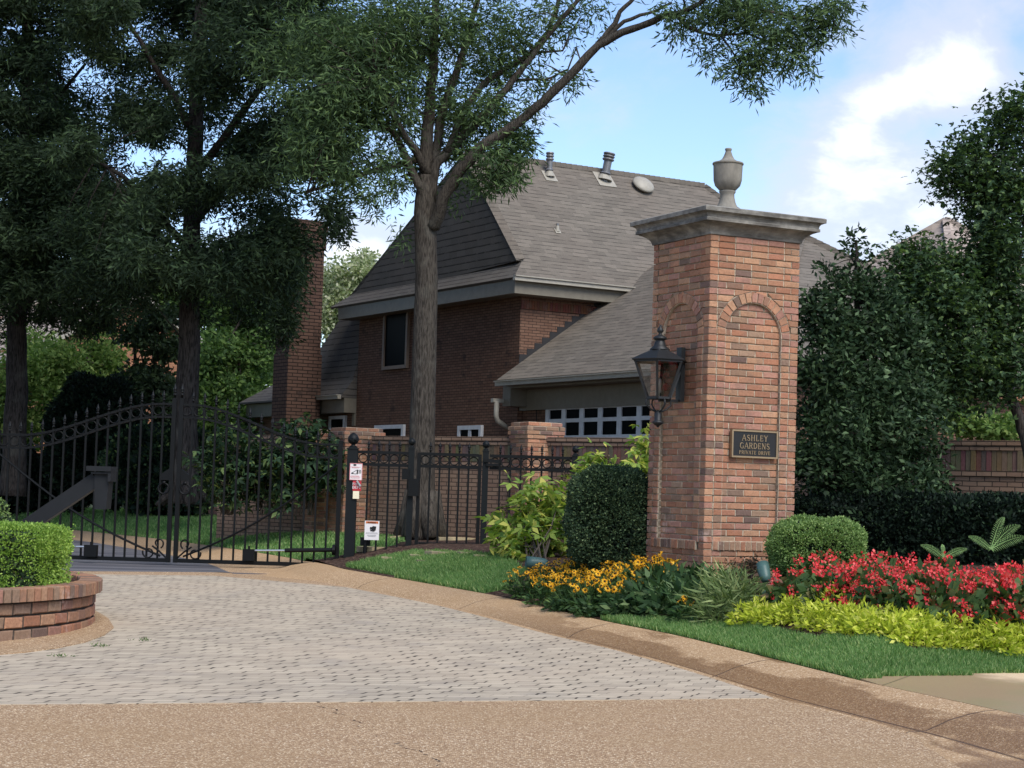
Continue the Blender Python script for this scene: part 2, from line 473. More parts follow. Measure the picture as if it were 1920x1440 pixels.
# ------------------------------------------------------------------ lie of the land
def hd(y): return .22 * min(max((y - 13) / 13, 0), 1) if y < 40 else .22
def sstep(x, a, b):
    t = min(max((x - a) / (b - a), 0), 1)
    return t * t * (3 - 2 * t)
def onplane(px, py, zf, it=30):
    d = ray(px, py); y = 18.0
    for _ in range(it):
        z = zf(y)
        y = .5 * y + .5 * min(max((z - EYE) / d.z * d.y, 4), 90)
    return EYEP + d * (y / d.y)
CURB_PX = [(2900, 1610), (2300, 1437), (1920, 1344), (1594, 1273), (1382, 1220), (1273, 1193), (1140, 1167), (1053, 1147), (933, 1118), (773, 1090), (640, 1067),
           (545, 1047), (455, 1032), (300, 1011), (137, 994), (-60, 978)]
KPTS = [onplane(px, py, lambda y: hd(y) + (.13 if px > 600 else .08)) for px, py in CURB_PX]
def resample(pts, step):
    P = np.array([(p[0], p[1]) for p in pts], float)
    seg = np.r_[0, np.cumsum(np.hypot(*np.diff(P, axis=0).T))]
    n = int(seg[-1] / step)
    q = np.linspace(0, seg[-1], n)
    out = np.stack([np.interp(q, seg, P[:, 0]), np.interp(q, seg, P[:, 1])], 1)
    for _ in range(int(.9 / step)):
        out[1:-1] = .25 * out[:-2] + .5 * out[1:-1] + .25 * out[2:]
    return out
KR = resample(KPTS, .12)
KT = np.gradient(KR, axis=0); KT /= np.linalg.norm(KT, axis=1)[:, None]
KN = np.stack([KT[:, 1], -KT[:, 0]], 1)            # towards the planted side
def curbdist(x, y):
    dx = x - KR[:, 0]; dy = y - KR[:, 1]
    i = int(np.argmin(dx * dx + dy * dy))
    return float(dx[i] * KN[i, 0] + dy[i] * KN[i, 1]), i
SW = (2.55, 13.35, .5)                             # pavement edge: y = SW1 + SW2 (x - SW0)
def swdist(x, y): return (y - (SW[1] + SW[2] * (x - SW[0]))) * .894
def land(x, y, d=None):
    if d is None: d = curbdist(x, y)[0]
    e = d
    if x > 1.2: e = min(d, max(swdist(x, y), 0))
    e = max(e, 0)
    c = .13 if y < 27 else .08
    return hd(y) + c + .32 * sstep(e, -.25, 1.7) - .32 * sstep(0, -.25, 1.7) + .34 * sstep(e, 1.6, 7.5)
def T(x, y):
    d, i = curbdist(x, y)
    return land(x, y, d) if d > 0 else hd(y)
def hit(px, py, ymin=8.0, ymax=70.0):
    d = ray(px, py)
    y = ymin
    while y < ymax:
        p = EYEP + d * (y / d.y)
        if p.z <= T(p.x, p.y): return Vector((p.x, p.y, T(p.x, p.y)))
        y += .06
    p = EYEP + d * (ymax / d.y)
    return p

# -- surfaces
def aggregate(N, wet=False):
    p = geo(N)
    v = N('TexVoronoi', Vector=p, Scale=95.0)
    cell = N('SeparateColor', Color=v.outputs['Color'])
    col = N.ramp(cell.outputs[0], [(0, S(116, 92, 67)), (.35, S(159, 131, 101)), (.7, S(187, 158, 123)), (.9, S(218, 191, 155)), (1, S(242, 224, 194))])
    col = N.mix(N.smooth(v.outputs['Distance'], .35, .75), col, S(142, 114, 86))
    col = N.mix(N.math('MULTIPLY', N.smooth(N.noise(p, .55, 4), .38, .68), .38), col, S(154, 126, 92))
    col = N.mix(N.math('MULTIPLY', N.smooth(N.noise(p, 2.6, 5, .6), .55, .75), .3), col, S(142, 112, 88))
    return p, col, N.math('SUBTRACT', 1.0, v.outputs['Distance'])
def road_fn(N):
    p, col, h = aggregate(N)
    # one long hairline crack
    sp = N('SeparateXYZ', Vector=p)
    wob = N.math('MULTIPLY', N.math('SUBTRACT', N.noise(p, 3.5, 4), .5), .34)
    line = N.math('ABSOLUTE', N.math('ADD', N.math('ADD', sp.outputs[0], N.math('MULTIPLY', sp.outputs[1], .37)), N.math('ADD', wob, -3.18)))
    br = N.smooth(N.noise(p, 4.5, 2), .45, .55)
    cr = N.math('MULTIPLY', N.smooth(line, .012, .003), br)
    col = N.mix(cr, col, S(52, 42, 36))
    return pbsdf(N, col, .9, h, .4, .006, .2)
M_ROAD = mat('exposed_aggregate', road_fn)
def curb_fn(N):
    p, col, h = aggregate(N)
    uv = N('UVMap').outputs[0]              # u along the kerb, v across it
    s = N('SeparateXYZ', Vector=uv)
    n = N.noise(N.vec('MULTIPLY', uv, (.55, 1.6, 1)), 1.0, 4, .6)
    v = s.outputs[1]
    gut = N.math('MULTIPLY', N.smooth(v, .05, .35), N.smooth(v, .95, .55))
    wetn = N.smooth(N.math('ADD', n, N.math('MULTIPLY', gut, .16)), .535, .62)
    near = N.smooth(s.outputs[0], 15.0, 9.0)
    wet = N.math('MULTIPLY', wetn, near)
    col = N.mix(.25, col, S(196, 158, 112))
    col = N.mix(N.math('MULTIPLY', wet, .8), col, N.mix(1, col, (.52, .44, .36), 'MULTIPLY'))
    sl = N.smooth(N.math('ABSOLUTE', N.math('ADD', v, -.46)), .018, .006)
    col = N.mix(N.math('MULTIPLY', sl, N.math('MULTIPLY', near, .8)), col, S(70, 52, 38))
    jt = N.math('ABSOLUTE', N.math('SUBTRACT', N.math('FRACT', N.math('DIVIDE', s.outputs[0], 3.05)), .5))
    col = N.mix(N.math('MULTIPLY', N.smooth(jt, .005, .002), .8), col, S(70, 54, 42))
    r = N.math('SUBTRACT', .9, N.math('MULTIPLY', wet, .42))
    return pbsdf(N, col, r, h, .3, .005, .25)
M_CURB = mat('aggregate_kerb', curb_fn)
def paver_fn(N):
    uv = N('UVMap').outputs[0]
    rot = N('VectorRotate', {'rotation_type': 'Z_AXIS'}, Vector=uv, Angle=math.radians(-9))
    big = N.vec('SCALE', N.vec('SUBTRACT', N.noise(rot, .55, 2, out=1), (.5, .5, .5)), scale=.22)
    sml = N.vec('SCALE', N.vec('SUBTRACT', N.noise(rot, 7, 2, out=1), (.5, .5, .5)), scale=.022)
    sp = N('SeparateXYZ', Vector=N.vec('ADD', rot, N.vec('ADD', big, sml)))
    PW_, PH_ = .222, .112
    yr = N.math('DIVIDE', sp.outputs[1], PH_)
    row = N.math('FLOOR', yr); fy = N.math('FRACT', yr)
    rw = N('TexWhiteNoise', {'noise_dimensions': '1D'}, W=row).outputs[0]
    x2 = N.math('ADD', N.math('ADD', sp.outputs[0], N.math('MULTIPLY', row, PW_ * .5)), N.math('ADD', N.math('MULTIPLY', rw, .05), N.math('MULTIPLY', fy, -.05)))
    xr = N.math('DIVIDE', x2, PW_)
    fx = N.math('FRACT', xr)
    dv = N.math('MULTIPLY', N.math('SUBTRACT', .5, N.math('ABSOLUTE', N.math('SUBTRACT', fx, .5))), PW_)
    dh = N.math('MULTIPLY', N.math('SUBTRACT', .5, N.math('ABSOLUTE', N.math('SUBTRACT', fy, .5))), PH_)
    jid = N('CombineXYZ', X=N.math('FLOOR', N.math('ADD', xr, .5)), Y=row)
    rnd = N('TexWhiteNoise', {'noise_dimensions': '2D'}, Vector=jid).outputs[0]
    cid = N('CombineXYZ', X=N.math('FLOOR', xr), Y=N.math('ADD', row, .37))
    cr = N('TexWhiteNoise', {'noise_dimensions': '2D'}, Vector=cid).outputs[0]
    patch = N.smooth(N.noise(uv, 1.1, 3, .6), .36, .62)
    tw = N.math('ADD', .0045, N.math('MULTIPLY', N.math('MULTIPLY', rnd, N.math('ADD', N.math('MULTIPLY', patch, .7), .3)), .012))
    vm = N.math('MULTIPLY', N.math('SUBTRACT', 1.0, N.math('DIVIDE', dv, tw, clamp=True)), 2.2, clamp=True)
    th = N.math('ADD', .003, N.math('MULTIPLY', N.math('MULTIPLY', N.smooth(dv, .10, .0), rnd), .016))
    hm = N.math('MULTIPLY', N.math('SUBTRACT', 1.0, N.math('DIVIDE', dh, th, clamp=True)), 2.0, clamp=True)
    col = N.mix(cr, S(148, 134, 113), S(190, 174, 148))
    tyre = N.noise(N.vec('MULTIPLY', N('VectorRotate', {'rotation_type': 'Z_AXIS'}, Vector=uv, Angle=math.radians(20)), (2.4, .22, 1)), 1.0, 4, .6)
    col = N.mix(N.math('MULTIPLY', N.smooth(tyre, .50, .72), .20), col, S(128, 118, 106))
    g = N.noise(uv, .45, 4)
    col = N.mix(N.math('MULTIPLY', N.smooth(g, .35, .7), .45), col, S(190, 168, 140))
    col = N.mix(N.math('MULTIPLY', N.smooth(N.noise(uv, 1.7, 5, .6), .52, .74), .4), col, S(132, 124, 116))
    col = N.mix(.35, col, N.mix(N.noise(uv, 150, 3), S(120, 110, 100), S(214, 200, 182)))
    hv = N.math('MULTIPLY', hm, N.math('ADD', N.math('MULTIPLY', N.smooth(dv, .085, .0), .5), .46))
    f = N.math('MAXIMUM', N.math('MULTIPLY', vm, N.math('ADD', .35, N.math('MULTIPLY', N.smooth(rnd, .12, .45), .65))), hv)
    col = N.mix(N.math('MULTIPLY', f, .9), col, S(58, 52, 45))
    hgt = N.math('ADD', N.math('MULTIPLY', f, -1.0), N.math('MULTIPLY', N.noise(uv, 120, 3), .15))
    return pbsdf(N, col, .9, hgt, .5, .008, .15)
M_PAVER = mat('interlocking_pavers', paver_fn)
M_ASPH = mat('worn_asphalt', lambda N: pbsdf(N, N.mix(N.smooth(N.noise(N.vec('MULTIPLY', geo(N), (.3, 2.2, 1)), 1.2, 5), .4, .62), N.ramp(N.noise(geo(N), 160, 3), [(.3, S(84, 82, 84)), (.7, S(118, 116, 116))]), S(78, 76, 80)), .9, N.noise(geo(N), 150, 3), .4, .006, .2))
M_MULCH = mat('bark_mulch', lambda N: pbsdf(N, N.ramp(N('TexVoronoi', Vector=N.vec('MULTIPLY', geo(N), (1, 1, 1)), Scale=32.0).outputs['Color'], [(.1, S(48, 36, 30)), (.6, S(84, 64, 54)), (1, S(126, 104, 90))]), .95, N.noise(geo(N), 40, 5, .7), 1.0, .04, .1))
M_TURF = mat('turf', lambda N: pbsdf(N, N.ramp(N.noise(geo(N), 26, 5, .7), [(.3, S(66, 98, 50)), (.7, S(100, 134, 74))]), .95, N.noise(geo(N), 60, 4), .8, .03, .1))
def walk_fn(N):
    p = geo(N)
    col = N.ramp(N.noise(p, 40, 4), [(.3, S(206, 176, 136)), (.7, S(226, 198, 158))])
    s = N('SeparateXYZ', Vector=p)
    n = N.noise(p, 1.3, 4)
    # damp stain that leaves a dry patch towards the lawn
    wet = N.smooth(N.math('ADD', N.math('ADD', N.math('MULTIPLY', s.outputs[0], -.55), N.math('MULTIPLY', s.outputs[1], -.55)), N.math('ADD', N.math('MULTIPLY', n, 1.2), 8.80)), -.25, .12)
    col = N.mix(N.math('MULTIPLY', wet, .85), col, N.mix(N.smooth(N.noise(p, 1.1, 3), .45, .7), S(136, 104, 70), S(118, 106, 58)))
    col = N.mix(.3, col, N.mix(N.noise(p, 170, 3, .7), (.06, .045, .03), S(236, 214, 178)))
    jl = N.math('ABSOLUTE', N.math('SUBTRACT', N.math('FRACT', N.math('DIVIDE', N.math('ADD', s.outputs[0], N.math('MULTIPLY', s.outputs[1], -.5)), 1.5)), .5))
    col = N.mix(N.math('MULTIPLY', N.smooth(jl, .008, .003), .75), col, S(70, 58, 44))
    return pbsdf(N, col, N.math('SUBTRACT', .85, N.math('MULTIPLY', wet, .5)), N.noise(p, 120, 3), .2, .004, .25)
M_WALK = mat('concrete_pavement', walk_fn)
M_FARG = mat('far_ground', lambda N: pbsdf(N, N.ramp(N.noise(geo(N), .4, 5), [(.3, S(60, 74, 46)), (.7, S(92, 98, 64))]), .95))

# ground: one sheet reaching the horizon, a little below everything laid on it
gx = np.r_[-1500, -500, -150, -60, np.arange(-30, 30.1, 1.5), 60, 150, 500, 1500]
gy = np.r_[-1500, -400, -100, np.arange(-20, 70.1, 1.5), 100, 200, 600, 1500]
gm = MB()
def gz(x, y):
    if -30 <= x <= 30 and 4 <= y <= 70:
        return (T(x, y) if curbdist(x, y)[0] > 1.5 else min(hd(y), .22)) - .16
    return hd(y) - .16 + (.55 if y > 70 else 0)
vid = {}
for i, x in enumerate(gx):
    for j, y in enumerate(gy):
        vid[i, j] = len(gm.v); gm.v.append((x, y, gz(x, y)))
for i in range(len(gx) - 1):
    for j in range(len(gy) - 1):
        gm.f.append((vid[i, j], vid[i + 1, j], vid[i + 1, j + 1], vid[i, j + 1])); gm.m.append(0); gm.t.append(None)
tag(gm.build('ground', M_FARG), kind='structure')

# drive surface strips: loft from the kerb line out over the drive
def dz(x, y): return hd(y)
rd = MB()
def sheet(mb, poly, zoff, res=.6, zf=None, skirt=0.0):
    """triangulated-quads inside a plan polygon: clip a grid by the polygon using bmesh-free scanlines"""
    P = np.array(poly, float)
    y0, y1 = P[:, 1].min(), P[:, 1].max()
    ys = np.unique(np.r_[np.arange(y0, y1, res), P[:, 1], y1])
    z = zf or dz
    if skirt:
        for a, b in zip(P, np.roll(P, -1, 0)):
            za, zb_ = z(a[0], a[1]) + zoff, z(b[0], b[1]) + zoff
            mb.poly([(a[0], a[1], za - skirt), (b[0], b[1], zb_ - skirt), (b[0], b[1], zb_), (a[0], a[1], za)])
    def span(y):
        xs = []
        for a, b in zip(P, np.roll(P, -1, 0)):
            if (a[1] <= y) != (b[1] <= y):
                xs.append(a[0] + (y - a[1]) / (b[1] - a[1]) * (b[0] - a[0]))
        xs.sort(); return xs
    for ya, yb in zip(ys[:-1], ys[1:]):
        e = (yb - ya) * 1e-4
        sa, sb = span(ya + e), span(yb - e)
        for k in range(0, min(len(sa), len(sb)) - 1, 2):
            z = zf or dz
            mb.poly([(sa[k], ya, z(sa[k], ya) + zoff), (sa[k + 1], ya, z(sa[k + 1], ya) + zoff), (sb[k + 1], yb, z(sb[k + 1], yb) + zoff), (sb[k], yb, z(sb[k], yb) + zoff)])
def pt(px, py): p = onplane(px, py, hd); return (p.x, p.y)
# outer lines beside the kerb
P_PX = [(1700, 1376), (1450, 1310), (1273, 1253), (1090, 1203), (973, 1173), (807, 1133), (640, 1096), (560, 1079)]
PW = np.array([tuple(onplane(a, b, hd))[:2] for a, b in P_PX])
PWr = resample([(p[0], p[1]) for p in PW], .1)
poff = np.array([max(.55, float(np.min(np.hypot(*(PWr - k).T)))) for k in KR])
poff = np.where(KR[:, 1] > 24.5, 1.35, np.minimum(poff, 1.7))
for _ in range(12): poff[1:-1] = .25 * poff[:-2] + .5 * poff[1:-1] + .25 * poff[2:]
PL = KR - KN * poff[:, None]
sheet(rd, [(-60, -30), (60, -30), (60, 6.0)] + [tuple(p) for p in (KR - KN * .06)[::6] if 6.2 < p[1] < 12.95] + [(1.9, 13.0), (-3.15, 13.0), (-60, 13.0)], 0.0)
# aggregate under everything on the drive (planter island apron, border strips)
kk = [tuple(p) for p in (KR - KN * .06)[::6] if p[1] > 13.05]
sheet(rd, [(-60, 13.0)] + kk + [(-60, kk[-1][1])], 0.0)
tag(rd.build('road', M_ROAD), kind='structure')
pv = MB()
F0, F1 = pt(-400, 1326), pt(1450, 1310)
front = [F0, pt(0, 1322), pt(960, 1315), F1]
pr = [tuple(p) for p in PL[::3] if F1[1] + .1 < p[1] < 22.9]
sheet(pv, [(-14, F0[1] - .5)] + front + pr + [pt(400, 1080), pt(130, 1077), pt(-300, 1066), (-14, 22)], .005, .4, skirt=.012)
tag(pv.build('paver_drive', M_PAVER), kind='structure')
asp = MB()
pa = [tuple(p) for p in PL[::4] if p[1] > 24.6]
sheet(asp, [(-30, 22.6), pt(-300, 1060), pt(130, 1071), pt(400, 1073), pt(545, 1078)] + pa + [(-30, pa[-1][1])], .005, .5, skirt=.012)
tag(asp.build('asphalt_drive', M_ASPH), kind='structure')

# kerb: gutter pan and rolled edge lofted along the kerb line
cb = MB()
off = [-.98, -.80, -.58, -.50, -.44, -.34, -.20, -.08, 0.0, .03, .035]
def cz(k, y):
    c = .13 if y < 25 else (.13 - .05 * min((y - 25) / 2, 1))
    return [-.02, .002, .0, .008, .03, .07, .105, .125, .13, .12, -.06][k] * (c / .13)
uvs = []
seg = np.r_[0, np.cumsum(np.hypot(*np.diff(KR, axis=0).T))]
for i in range(len(KR)):
    for k, o_ in enumerate(off):
        q = KR[i] + KN[i] * (max(o_, -poff[i] + .05 + .01 * k) if k > 0 else -poff[i] + .002)
        cb.v.append((q[0], q[1], hd(q[1]) + cz(k, q[1]) + .006)); uvs.append((seg[i], 1 + o_))
no = len(off)
for i in range(len(KR) - 1):
    for k in range(no - 1):
        a = i * no + k
        cb.f.append((a, a + no, a + no + 1, a + 1)[::-1]); cb.m.append(0); cb.t.append(None)
cbo = cb.build('kerb', M_CURB, smooth=True)
lv = cbo.data.uv_layers[0].data
li = np.empty(len(cbo.data.loops), 'i'); cbo.data.loops.foreach_get('vertex_index', li)
lv.foreach_set('uv', np.array(uvs, 'f')[li].ravel())
tag(cbo, kind='structure')

# planted side: one loft split by what covers it
dl = np.r_[.036, np.arange(.12, 5.0, .12), np.arange(5.1, 9, .45), np.arange(9.5, 34, 2.5)]
LAWN_G = [hit(645, 1064), hit(700, 1050), hit(775, 1038), hit(930, 1043), hit(978, 1070), hit(950, 1108), hit(900, 1114)]
LG = np.array([(p.x, p.y) for p in LAWN_G])
def inpoly(x, y, P):
    c = False
    for a, b in zip(P, np.roll(P, -1, 0)):
        if (a[1] > y) != (b[1] > y) and x < a[0] + (y - a[1]) / (b[1] - a[1]) * (b[0] - a[0]): c = not c
    return c
BEDF = [hit(1130, 1158), hit(1200, 1161), hit(1330, 1172), hit(1420, 1180), hit(1560, 1200), hit(1700, 1218), hit(1925, 1232), hit(2300, 1250)]
BF = np.array([(p.x, p.y) for p in BEDF])
def region(x, y, d):
    if x > 1.2 and swdist(x, y) < -.1: return 'walk'
    if y < 19 and x > BF[0, 0]:
        yb = np.interp(x, BF[:, 0], BF[:, 1])
        return 'strip' if y < yb else 'mulch'
    if d < 2.4 and inpoly(x, y, LG): return 'lawng'
    if y > 26.4 and d < np.interp(y, [26, 28, 31, 36, 45], [1.0, 1.9, 2.2, 2.6, 3.6]) and x < -1.6: return 'lawnb'
    if x > 7.2 and y < 24: return 'lawnr'
    return 'mulch'
parts = {k: MB() for k in ('walk', 'strip', 'mulch', 'lawng', 'lawnb', 'lawnr')}
grassface = {'strip': [], 'lawng': [], 'lawnb': []}
for i in range(0, len(KR) - 1):
    for k in range(len(dl) - 1):
        q = [KR[i] + KN[i] * dl[k], KR[i + 1] + KN[i + 1] * dl[k], KR[i + 1] + KN[i + 1] * dl[k + 1], KR[i] + KN[i] * dl[k + 1]]
        c = sum(q) / 4
        if c[1] < 3: continue
        dm = (dl[k] + dl[k + 1]) / 2
        r = region(c[0], c[1], dm)
        ds = (dl[k], dl[k], dl[k + 1], dl[k + 1])
        pts = [(a[0], a[1], land(a[0], a[1], dd)) for a, dd in zip(q, ds)][::-1]
        parts[r].poly(pts)
        if r in grassface: grassface[r].append(pts)
wk = MB()
sheet(wk, [tuple(p) for p in (KR + KN * .01)[::5] if 3.5 < p[1] < 13.3] + [(2.56, 13.37), (5, 14.6), (9, 16.6), (14, 19.1), (14, 3.5)], .137, .5, skirt=.15)
tag(wk.build('pavement', M_WALK), kind='structure')
tag(parts['mulch'].build('mulch_bed', M_MULCH), kind='structure')
for k, nm in (('strip', 'lawn_strip'), ('lawng', 'lawn_by_fence'), ('lawnb', 'lawn_behind_gate'), ('lawnr', 'lawn_beyond_beds')):
    tag(parts[k].build(nm, M_TURF), kind='structure')

def grass(name, faces, n, hgt, wid, label=None):
    Fc = np.array([f for f in faces], float)                     # m,4,3
    e1, e2 = Fc[:, 1] - Fc[:, 0], Fc[:, 3] - Fc[:, 0]
    area = np.linalg.norm(np.cross(e1, e2), axis=1)
    ids = RNG.choice(len(Fc), n, p=area / area.sum())
    u, v = RNG.random(n)[:, None], RNG.random(n)[:, None]
    f = Fc[ids]
    P = (f[:, 0] * (1 - u) + f[:, 1] * u) * (1 - v) + (f[:, 3] * (1 - u) + f[:, 2] * u) * v
    a = RNG.random(n) * 6.283
    side = np.stack([np.cos(a), np.sin(a), 0 * a], 1) * wid * RNG.uniform(.6, 1.3, n)[:, None]
    lean = RNG.normal(0, .38, (n, 3)); lean[:, 2] = 1
    L = lean * hgt * RNG.uniform(.55, 1.25, n)[:, None]
    V = np.stack([P - side, P + side, P + L * .6 + side * .7, P + L], 1).reshape(-1, 3)
    V[:, 2] -= .004
    return tag(npmesh(name, V, np.arange(4 * n).reshape(-1, 4), L_GRASS), label, 'grass', kind='stuff')
grass('lawn_grass', grassface['strip'], 60000, .05, .006, 'short green grass strip between the kerb and the lime green plants')
grass('lawn_grass', grassface['lawng'], 42000, .065, .008, 'green grass sloping from the kerb up to the pedestrian gate')
grass('lawn_grass', grassface['lawnb'], 50000, .06, .012, 'shaded grass behind the driveway gate')
# ------------------------------------------------------------------ brickwork made of single bricks
BT = [S(164, 119, 93), S(171, 127, 99), S(160, 113, 89), S(176, 135, 106), S(158, 117, 92), S(165, 115, 89), S(155, 108, 86), S(170, 131, 103), S(174, 127, 100), S(168, 124, 106), S(158, 116, 100), S(146, 110, 90)]
BDK = [S(132, 108, 92), S(122, 100, 86), S(144, 116, 96), S(152, 124, 102), S(114, 92, 82), S(148, 118, 96)]
def btint(dark=.10):
    c = random.choice(BDK) if random.random() < dark else random.choice(BT)
    k = random.uniform(.82, 1.1)
    return tuple(x * k for x in c)
def brick(mb, quad, o, thick, mf, tint=None, mort=.011, bev=.005, pad=.0055, jit=.0022, lim=None):
    """quad: four (u, z) ccw seen from outside; o outward offset; mf(u, z, o) maps to the scene"""
    cu = sum(q[0] for q in quad) / 4; cz_ = sum(q[1] for q in quad) / 4
    if tint is None: tint = btint()
    o += random.uniform(-.0035, .0035)
    J = [(u + random.uniform(-jit, jit), z + random.uniform(-jit, jit)) for u, z in quad]
    def shrink(Q, a):
        r = []
        for u, z in Q:
            r.append((u + (a if u < cu else -a), z + (a if z < cz_ else -a)))
        return r
    inner = shrink(J, bev)
    V = [mf(u, z, o - bev) for u, z in J] + [mf(u, z, o + random.uniform(-.0015, .0015)) for u, z in inner] + [mf(u, z, o - thick) for u, z in J]
    fs = [(4, 5, 6, 7)]
    for k in range(4):
        n = (k + 1) % 4
        fs.append((k, n, 4 + n, 4 + k)); fs.append((8 + k, 8 + n, n, k))
    mb.raw(V, fs, 0, tint)
    if mort is not None:
        # head joints nearly flush, bed joints raked deep
        for Q, dd in (([(u + (-pad if u < cu else pad), z) for u, z in quad], mort * .55), (shrink(quad, -pad), mort * 1.7)):
            if lim: Q = [(min(max(u, lim[0]), lim[1]), z) for u, z in Q]
            V = [mf(u, z, o - dd) for u, z in Q] + [mf(u, z, o - thick - .002) for u, z in Q]
            mb.raw(V, [(0, 1, 2, 3)] + [(4 + k, 4 + (k + 1) % 4, (k + 1) % 4, k) for k in range(4)], 1, (1, 1, 1))

# ---- gate pillar
PW = 1.10
PYAW = math.radians(27)
PE1 = Vector((math.cos(PYAW), math.sin(PYAW), 0)); PE2 = Vector((-math.sin(PYAW), math.cos(PYAW), 0))
PC = at(1324.5, 800, 18.2); PC.z = 0
PCEN = PC + (PE1 + PE2) * PW / 2
ZT = at(1330, 438, 18.2).z             # top of the brick shaft
ZSOL = at(1320, 1034, 18.2).z          # underside of the sill course
pil = empty('gate_pillar', (PCEN.x, PCEN.y, .4), 'tall square orange brick gate pillar with arched panels and stone cap', 'gate pillar')
faces_ = [(PC, PE1, -PE2), (PC + PE2 * PW, -PE2, -PE1), (PC + PE1 * PW + PE2 * PW, -PE1, PE2), (PC + PE1 * PW, PE2, PE1)]
sh = MB()
core = MB()
core.box((PCEN.x, PCEN.y, (ZT + .2) / 2), (PW - .12, PW - .12, ZT - .2), 0, (PE1, PE2, Vector((0, 0, 1))))
CH, MOD = .0677, .2018
nc = int(round((ZT - .25) / CH))
ZB = ZT - nc * CH
UC, RI, RT_ = PW / 2, .352, .1
RO = RI + RT_ + .010
ZS = ZT - 1.01                         # springing of the arches
ISOL = int(round((ZSOL - ZB) / CH))
ZSILL = ZB + ISOL * CH
def runs(a, b, odd):
    """running bond joints between a and b"""
    xs = [a]; x = a + (MOD / 2 if odd else MOD)
    while x < b - .04:
        xs.append(x); x += MOD
    xs.append(b)
    return [(p + (.005 if i else 0), q - (.005 if i < len(xs) - 2 else 0)) for i, (p, q) in enumerate(zip(xs[:-1], xs[1:]))]
def halfw(R, z):
    h = z - ZS
    if h <= 0: return R
    return math.sqrt(max(R * R - h * h, 0))
for fi, (og, du, no_) in enumerate(faces_):
    mf = lambda u, z, o, og=og, du=du, no_=no_: og + du * u + no_ * o + Vector((0, 0, z))
    for c in range(nc):
        z0 = ZB + c * CH + .005; z1 = ZB + (c + 1) * CH - .005
        full = (c + fi) % 2 == 0
        a, b = (0, PW) if full else (.1025, PW - .1025)
        rows = runs(a, b, full)
        if not full: rows = runs(a, b, c % 4 < 2)
        if c < ISOL or z0 > ZS + RO:
            for u0, u1 in rows: brick(sh, [(u0, z0), (u1, z0), (u1, z1), (u0, z1)], 0.0, .095, mf, lim=(.012, PW - .012))
            continue
        if c == ISOL:                  # rowlock sill, proud of the wall
            u = .1075
            if full:
                for q in (0, PW - .0975): brick(sh, [(q, z0), (q + .0975, z0), (q + .0975, z1), (q, z1)], 0.0, .0975, mf, lim=(.012, PW - .012))
            while u < PW - .14:
                brick(sh, [(u, z0 - .012), (u + .058, z0 - .012), (u + .058, z1 + .02), (u, z1 + .02)], .016, .08, mf, btint(.35), lim=(.012, PW - .012))
                u += .0665
            continue
        if z0 < ZS:                    # corner strip, jamb, panel, jamb, corner strip
            if full:
                for q in (0, PW - .0975): brick(sh, [(q, z0), (q + .0975, z0), (q + .0975, z1), (q, z1)], 0.0, .0975, mf, lim=(.012, PW - .012))
            for q in (.1085, PW - .2035): brick(sh, [(q, z0), (q + .095, z0), (q + .095, z1), (q, z1)], .004, .09, mf, lim=(.012, PW - .012))
            for u0, u1 in runs(UC - RI, UC + RI, c % 2 == 0):
                brick(sh, [(u0, z0), (u1, z0), (u1, z1), (u0, z1)], -.040, .05, mf, lim=(.012, PW - .012))
            continue
        wb, wt = halfw(RO, z0), halfw(RO, z1)
        for u0, u1 in rows:            # spandrels cut to the arch
            l0, l1 = min(u1, UC - wb), min(u1, UC - wt)
            if max(l0, l1) - u0 > .02:
                l0, l1 = max(l0, u0 + .004), max(l1, u0 + .004)
                brick(sh, [(u0, z0), (l0, z0), (l1, z1), (u0, z1)], 0.0, .09, mf, lim=(.012, PW - .012))
            r0, r1 = max(u0, UC + wb), max(u0, UC + wt)
            if u1 - min(r0, r1) > .02 and u1 > UC + .001:
                r0, r1 = min(r0, u1 - .004), min(r1, u1 - .004)
                brick(sh, [(r0, z0), (u1, z0), (u1, z1), (r1, z1)], 0.0, .09, mf, lim=(.012, PW - .012))
        ib, it = halfw(RI - .004, z0), halfw(RI - .004, z1)
        if ib > .02:
            for u0, u1 in runs(UC - RI, UC + RI, c % 2 == 0):
                p0, p1 = max(u0, UC - ib), max(u0, UC - it)
                q0, q1 = min(u1, UC + ib), min(u1, UC + it)
                if q0 - p0 < .02: continue
                if q1 - p1 < .004: m_ = (p1 + q1) / 2; m_ = min(max(m_, p0), q0); p1, q1 = m_ - .002, m_ + .002
                brick(sh, [(p0, z0), (q0, z0), (q1, z1), (p1, z1)], -.040, .05, mf, lim=(.012, PW - .012))
    NV = 17
    for k in range(NV):                # arch ring
        a0 = math.pi - math.pi * k / NV - .011; a1 = math.pi - math.pi * (k + 1) / NV + .011
        Q = [(UC + RI * math.cos(a0), ZS + RI * math.sin(a0)), (UC + (RI + RT_) * math.cos(a0), ZS + (RI + RT_) * math.sin(a0)),
             (UC + (RI + RT_) * math.cos(a1), ZS + (RI + RT_) * math.sin(a1)), (UC + RI * math.cos(a1), ZS + RI * math.sin(a1))]
        Q = Q[::-1]
        cu = sum(q[0] for q in Q) / 4; cv = sum(q[1] for q in Q) / 4
        o = .001 + random.uniform(-.002, .002)
        sc = lambda q, f: (cu + (q[0] - cu) * f, cv + (q[1] - cv) * f)
        V = [mf(*sc(q, .99), o - .005) for q in Q] + [mf(*sc(q, .92), o) for q in Q] + [mf(*sc(q, .99), o - .09) for q in Q]
        fs = [(4, 5, 6, 7)]
        for j in range(4):
            n = (j + 1) % 4
            fs.append((j, n, 4 + n, 4 + j)); fs.append((8 + j, 8 + n, n, j))
        sh.raw(V, fs, 0, btint(.04))
        V = [mf(*sc(q, 1.12), o - .012) for q in Q] + [mf(*sc(q, 1.12), o - .06) for q in Q]
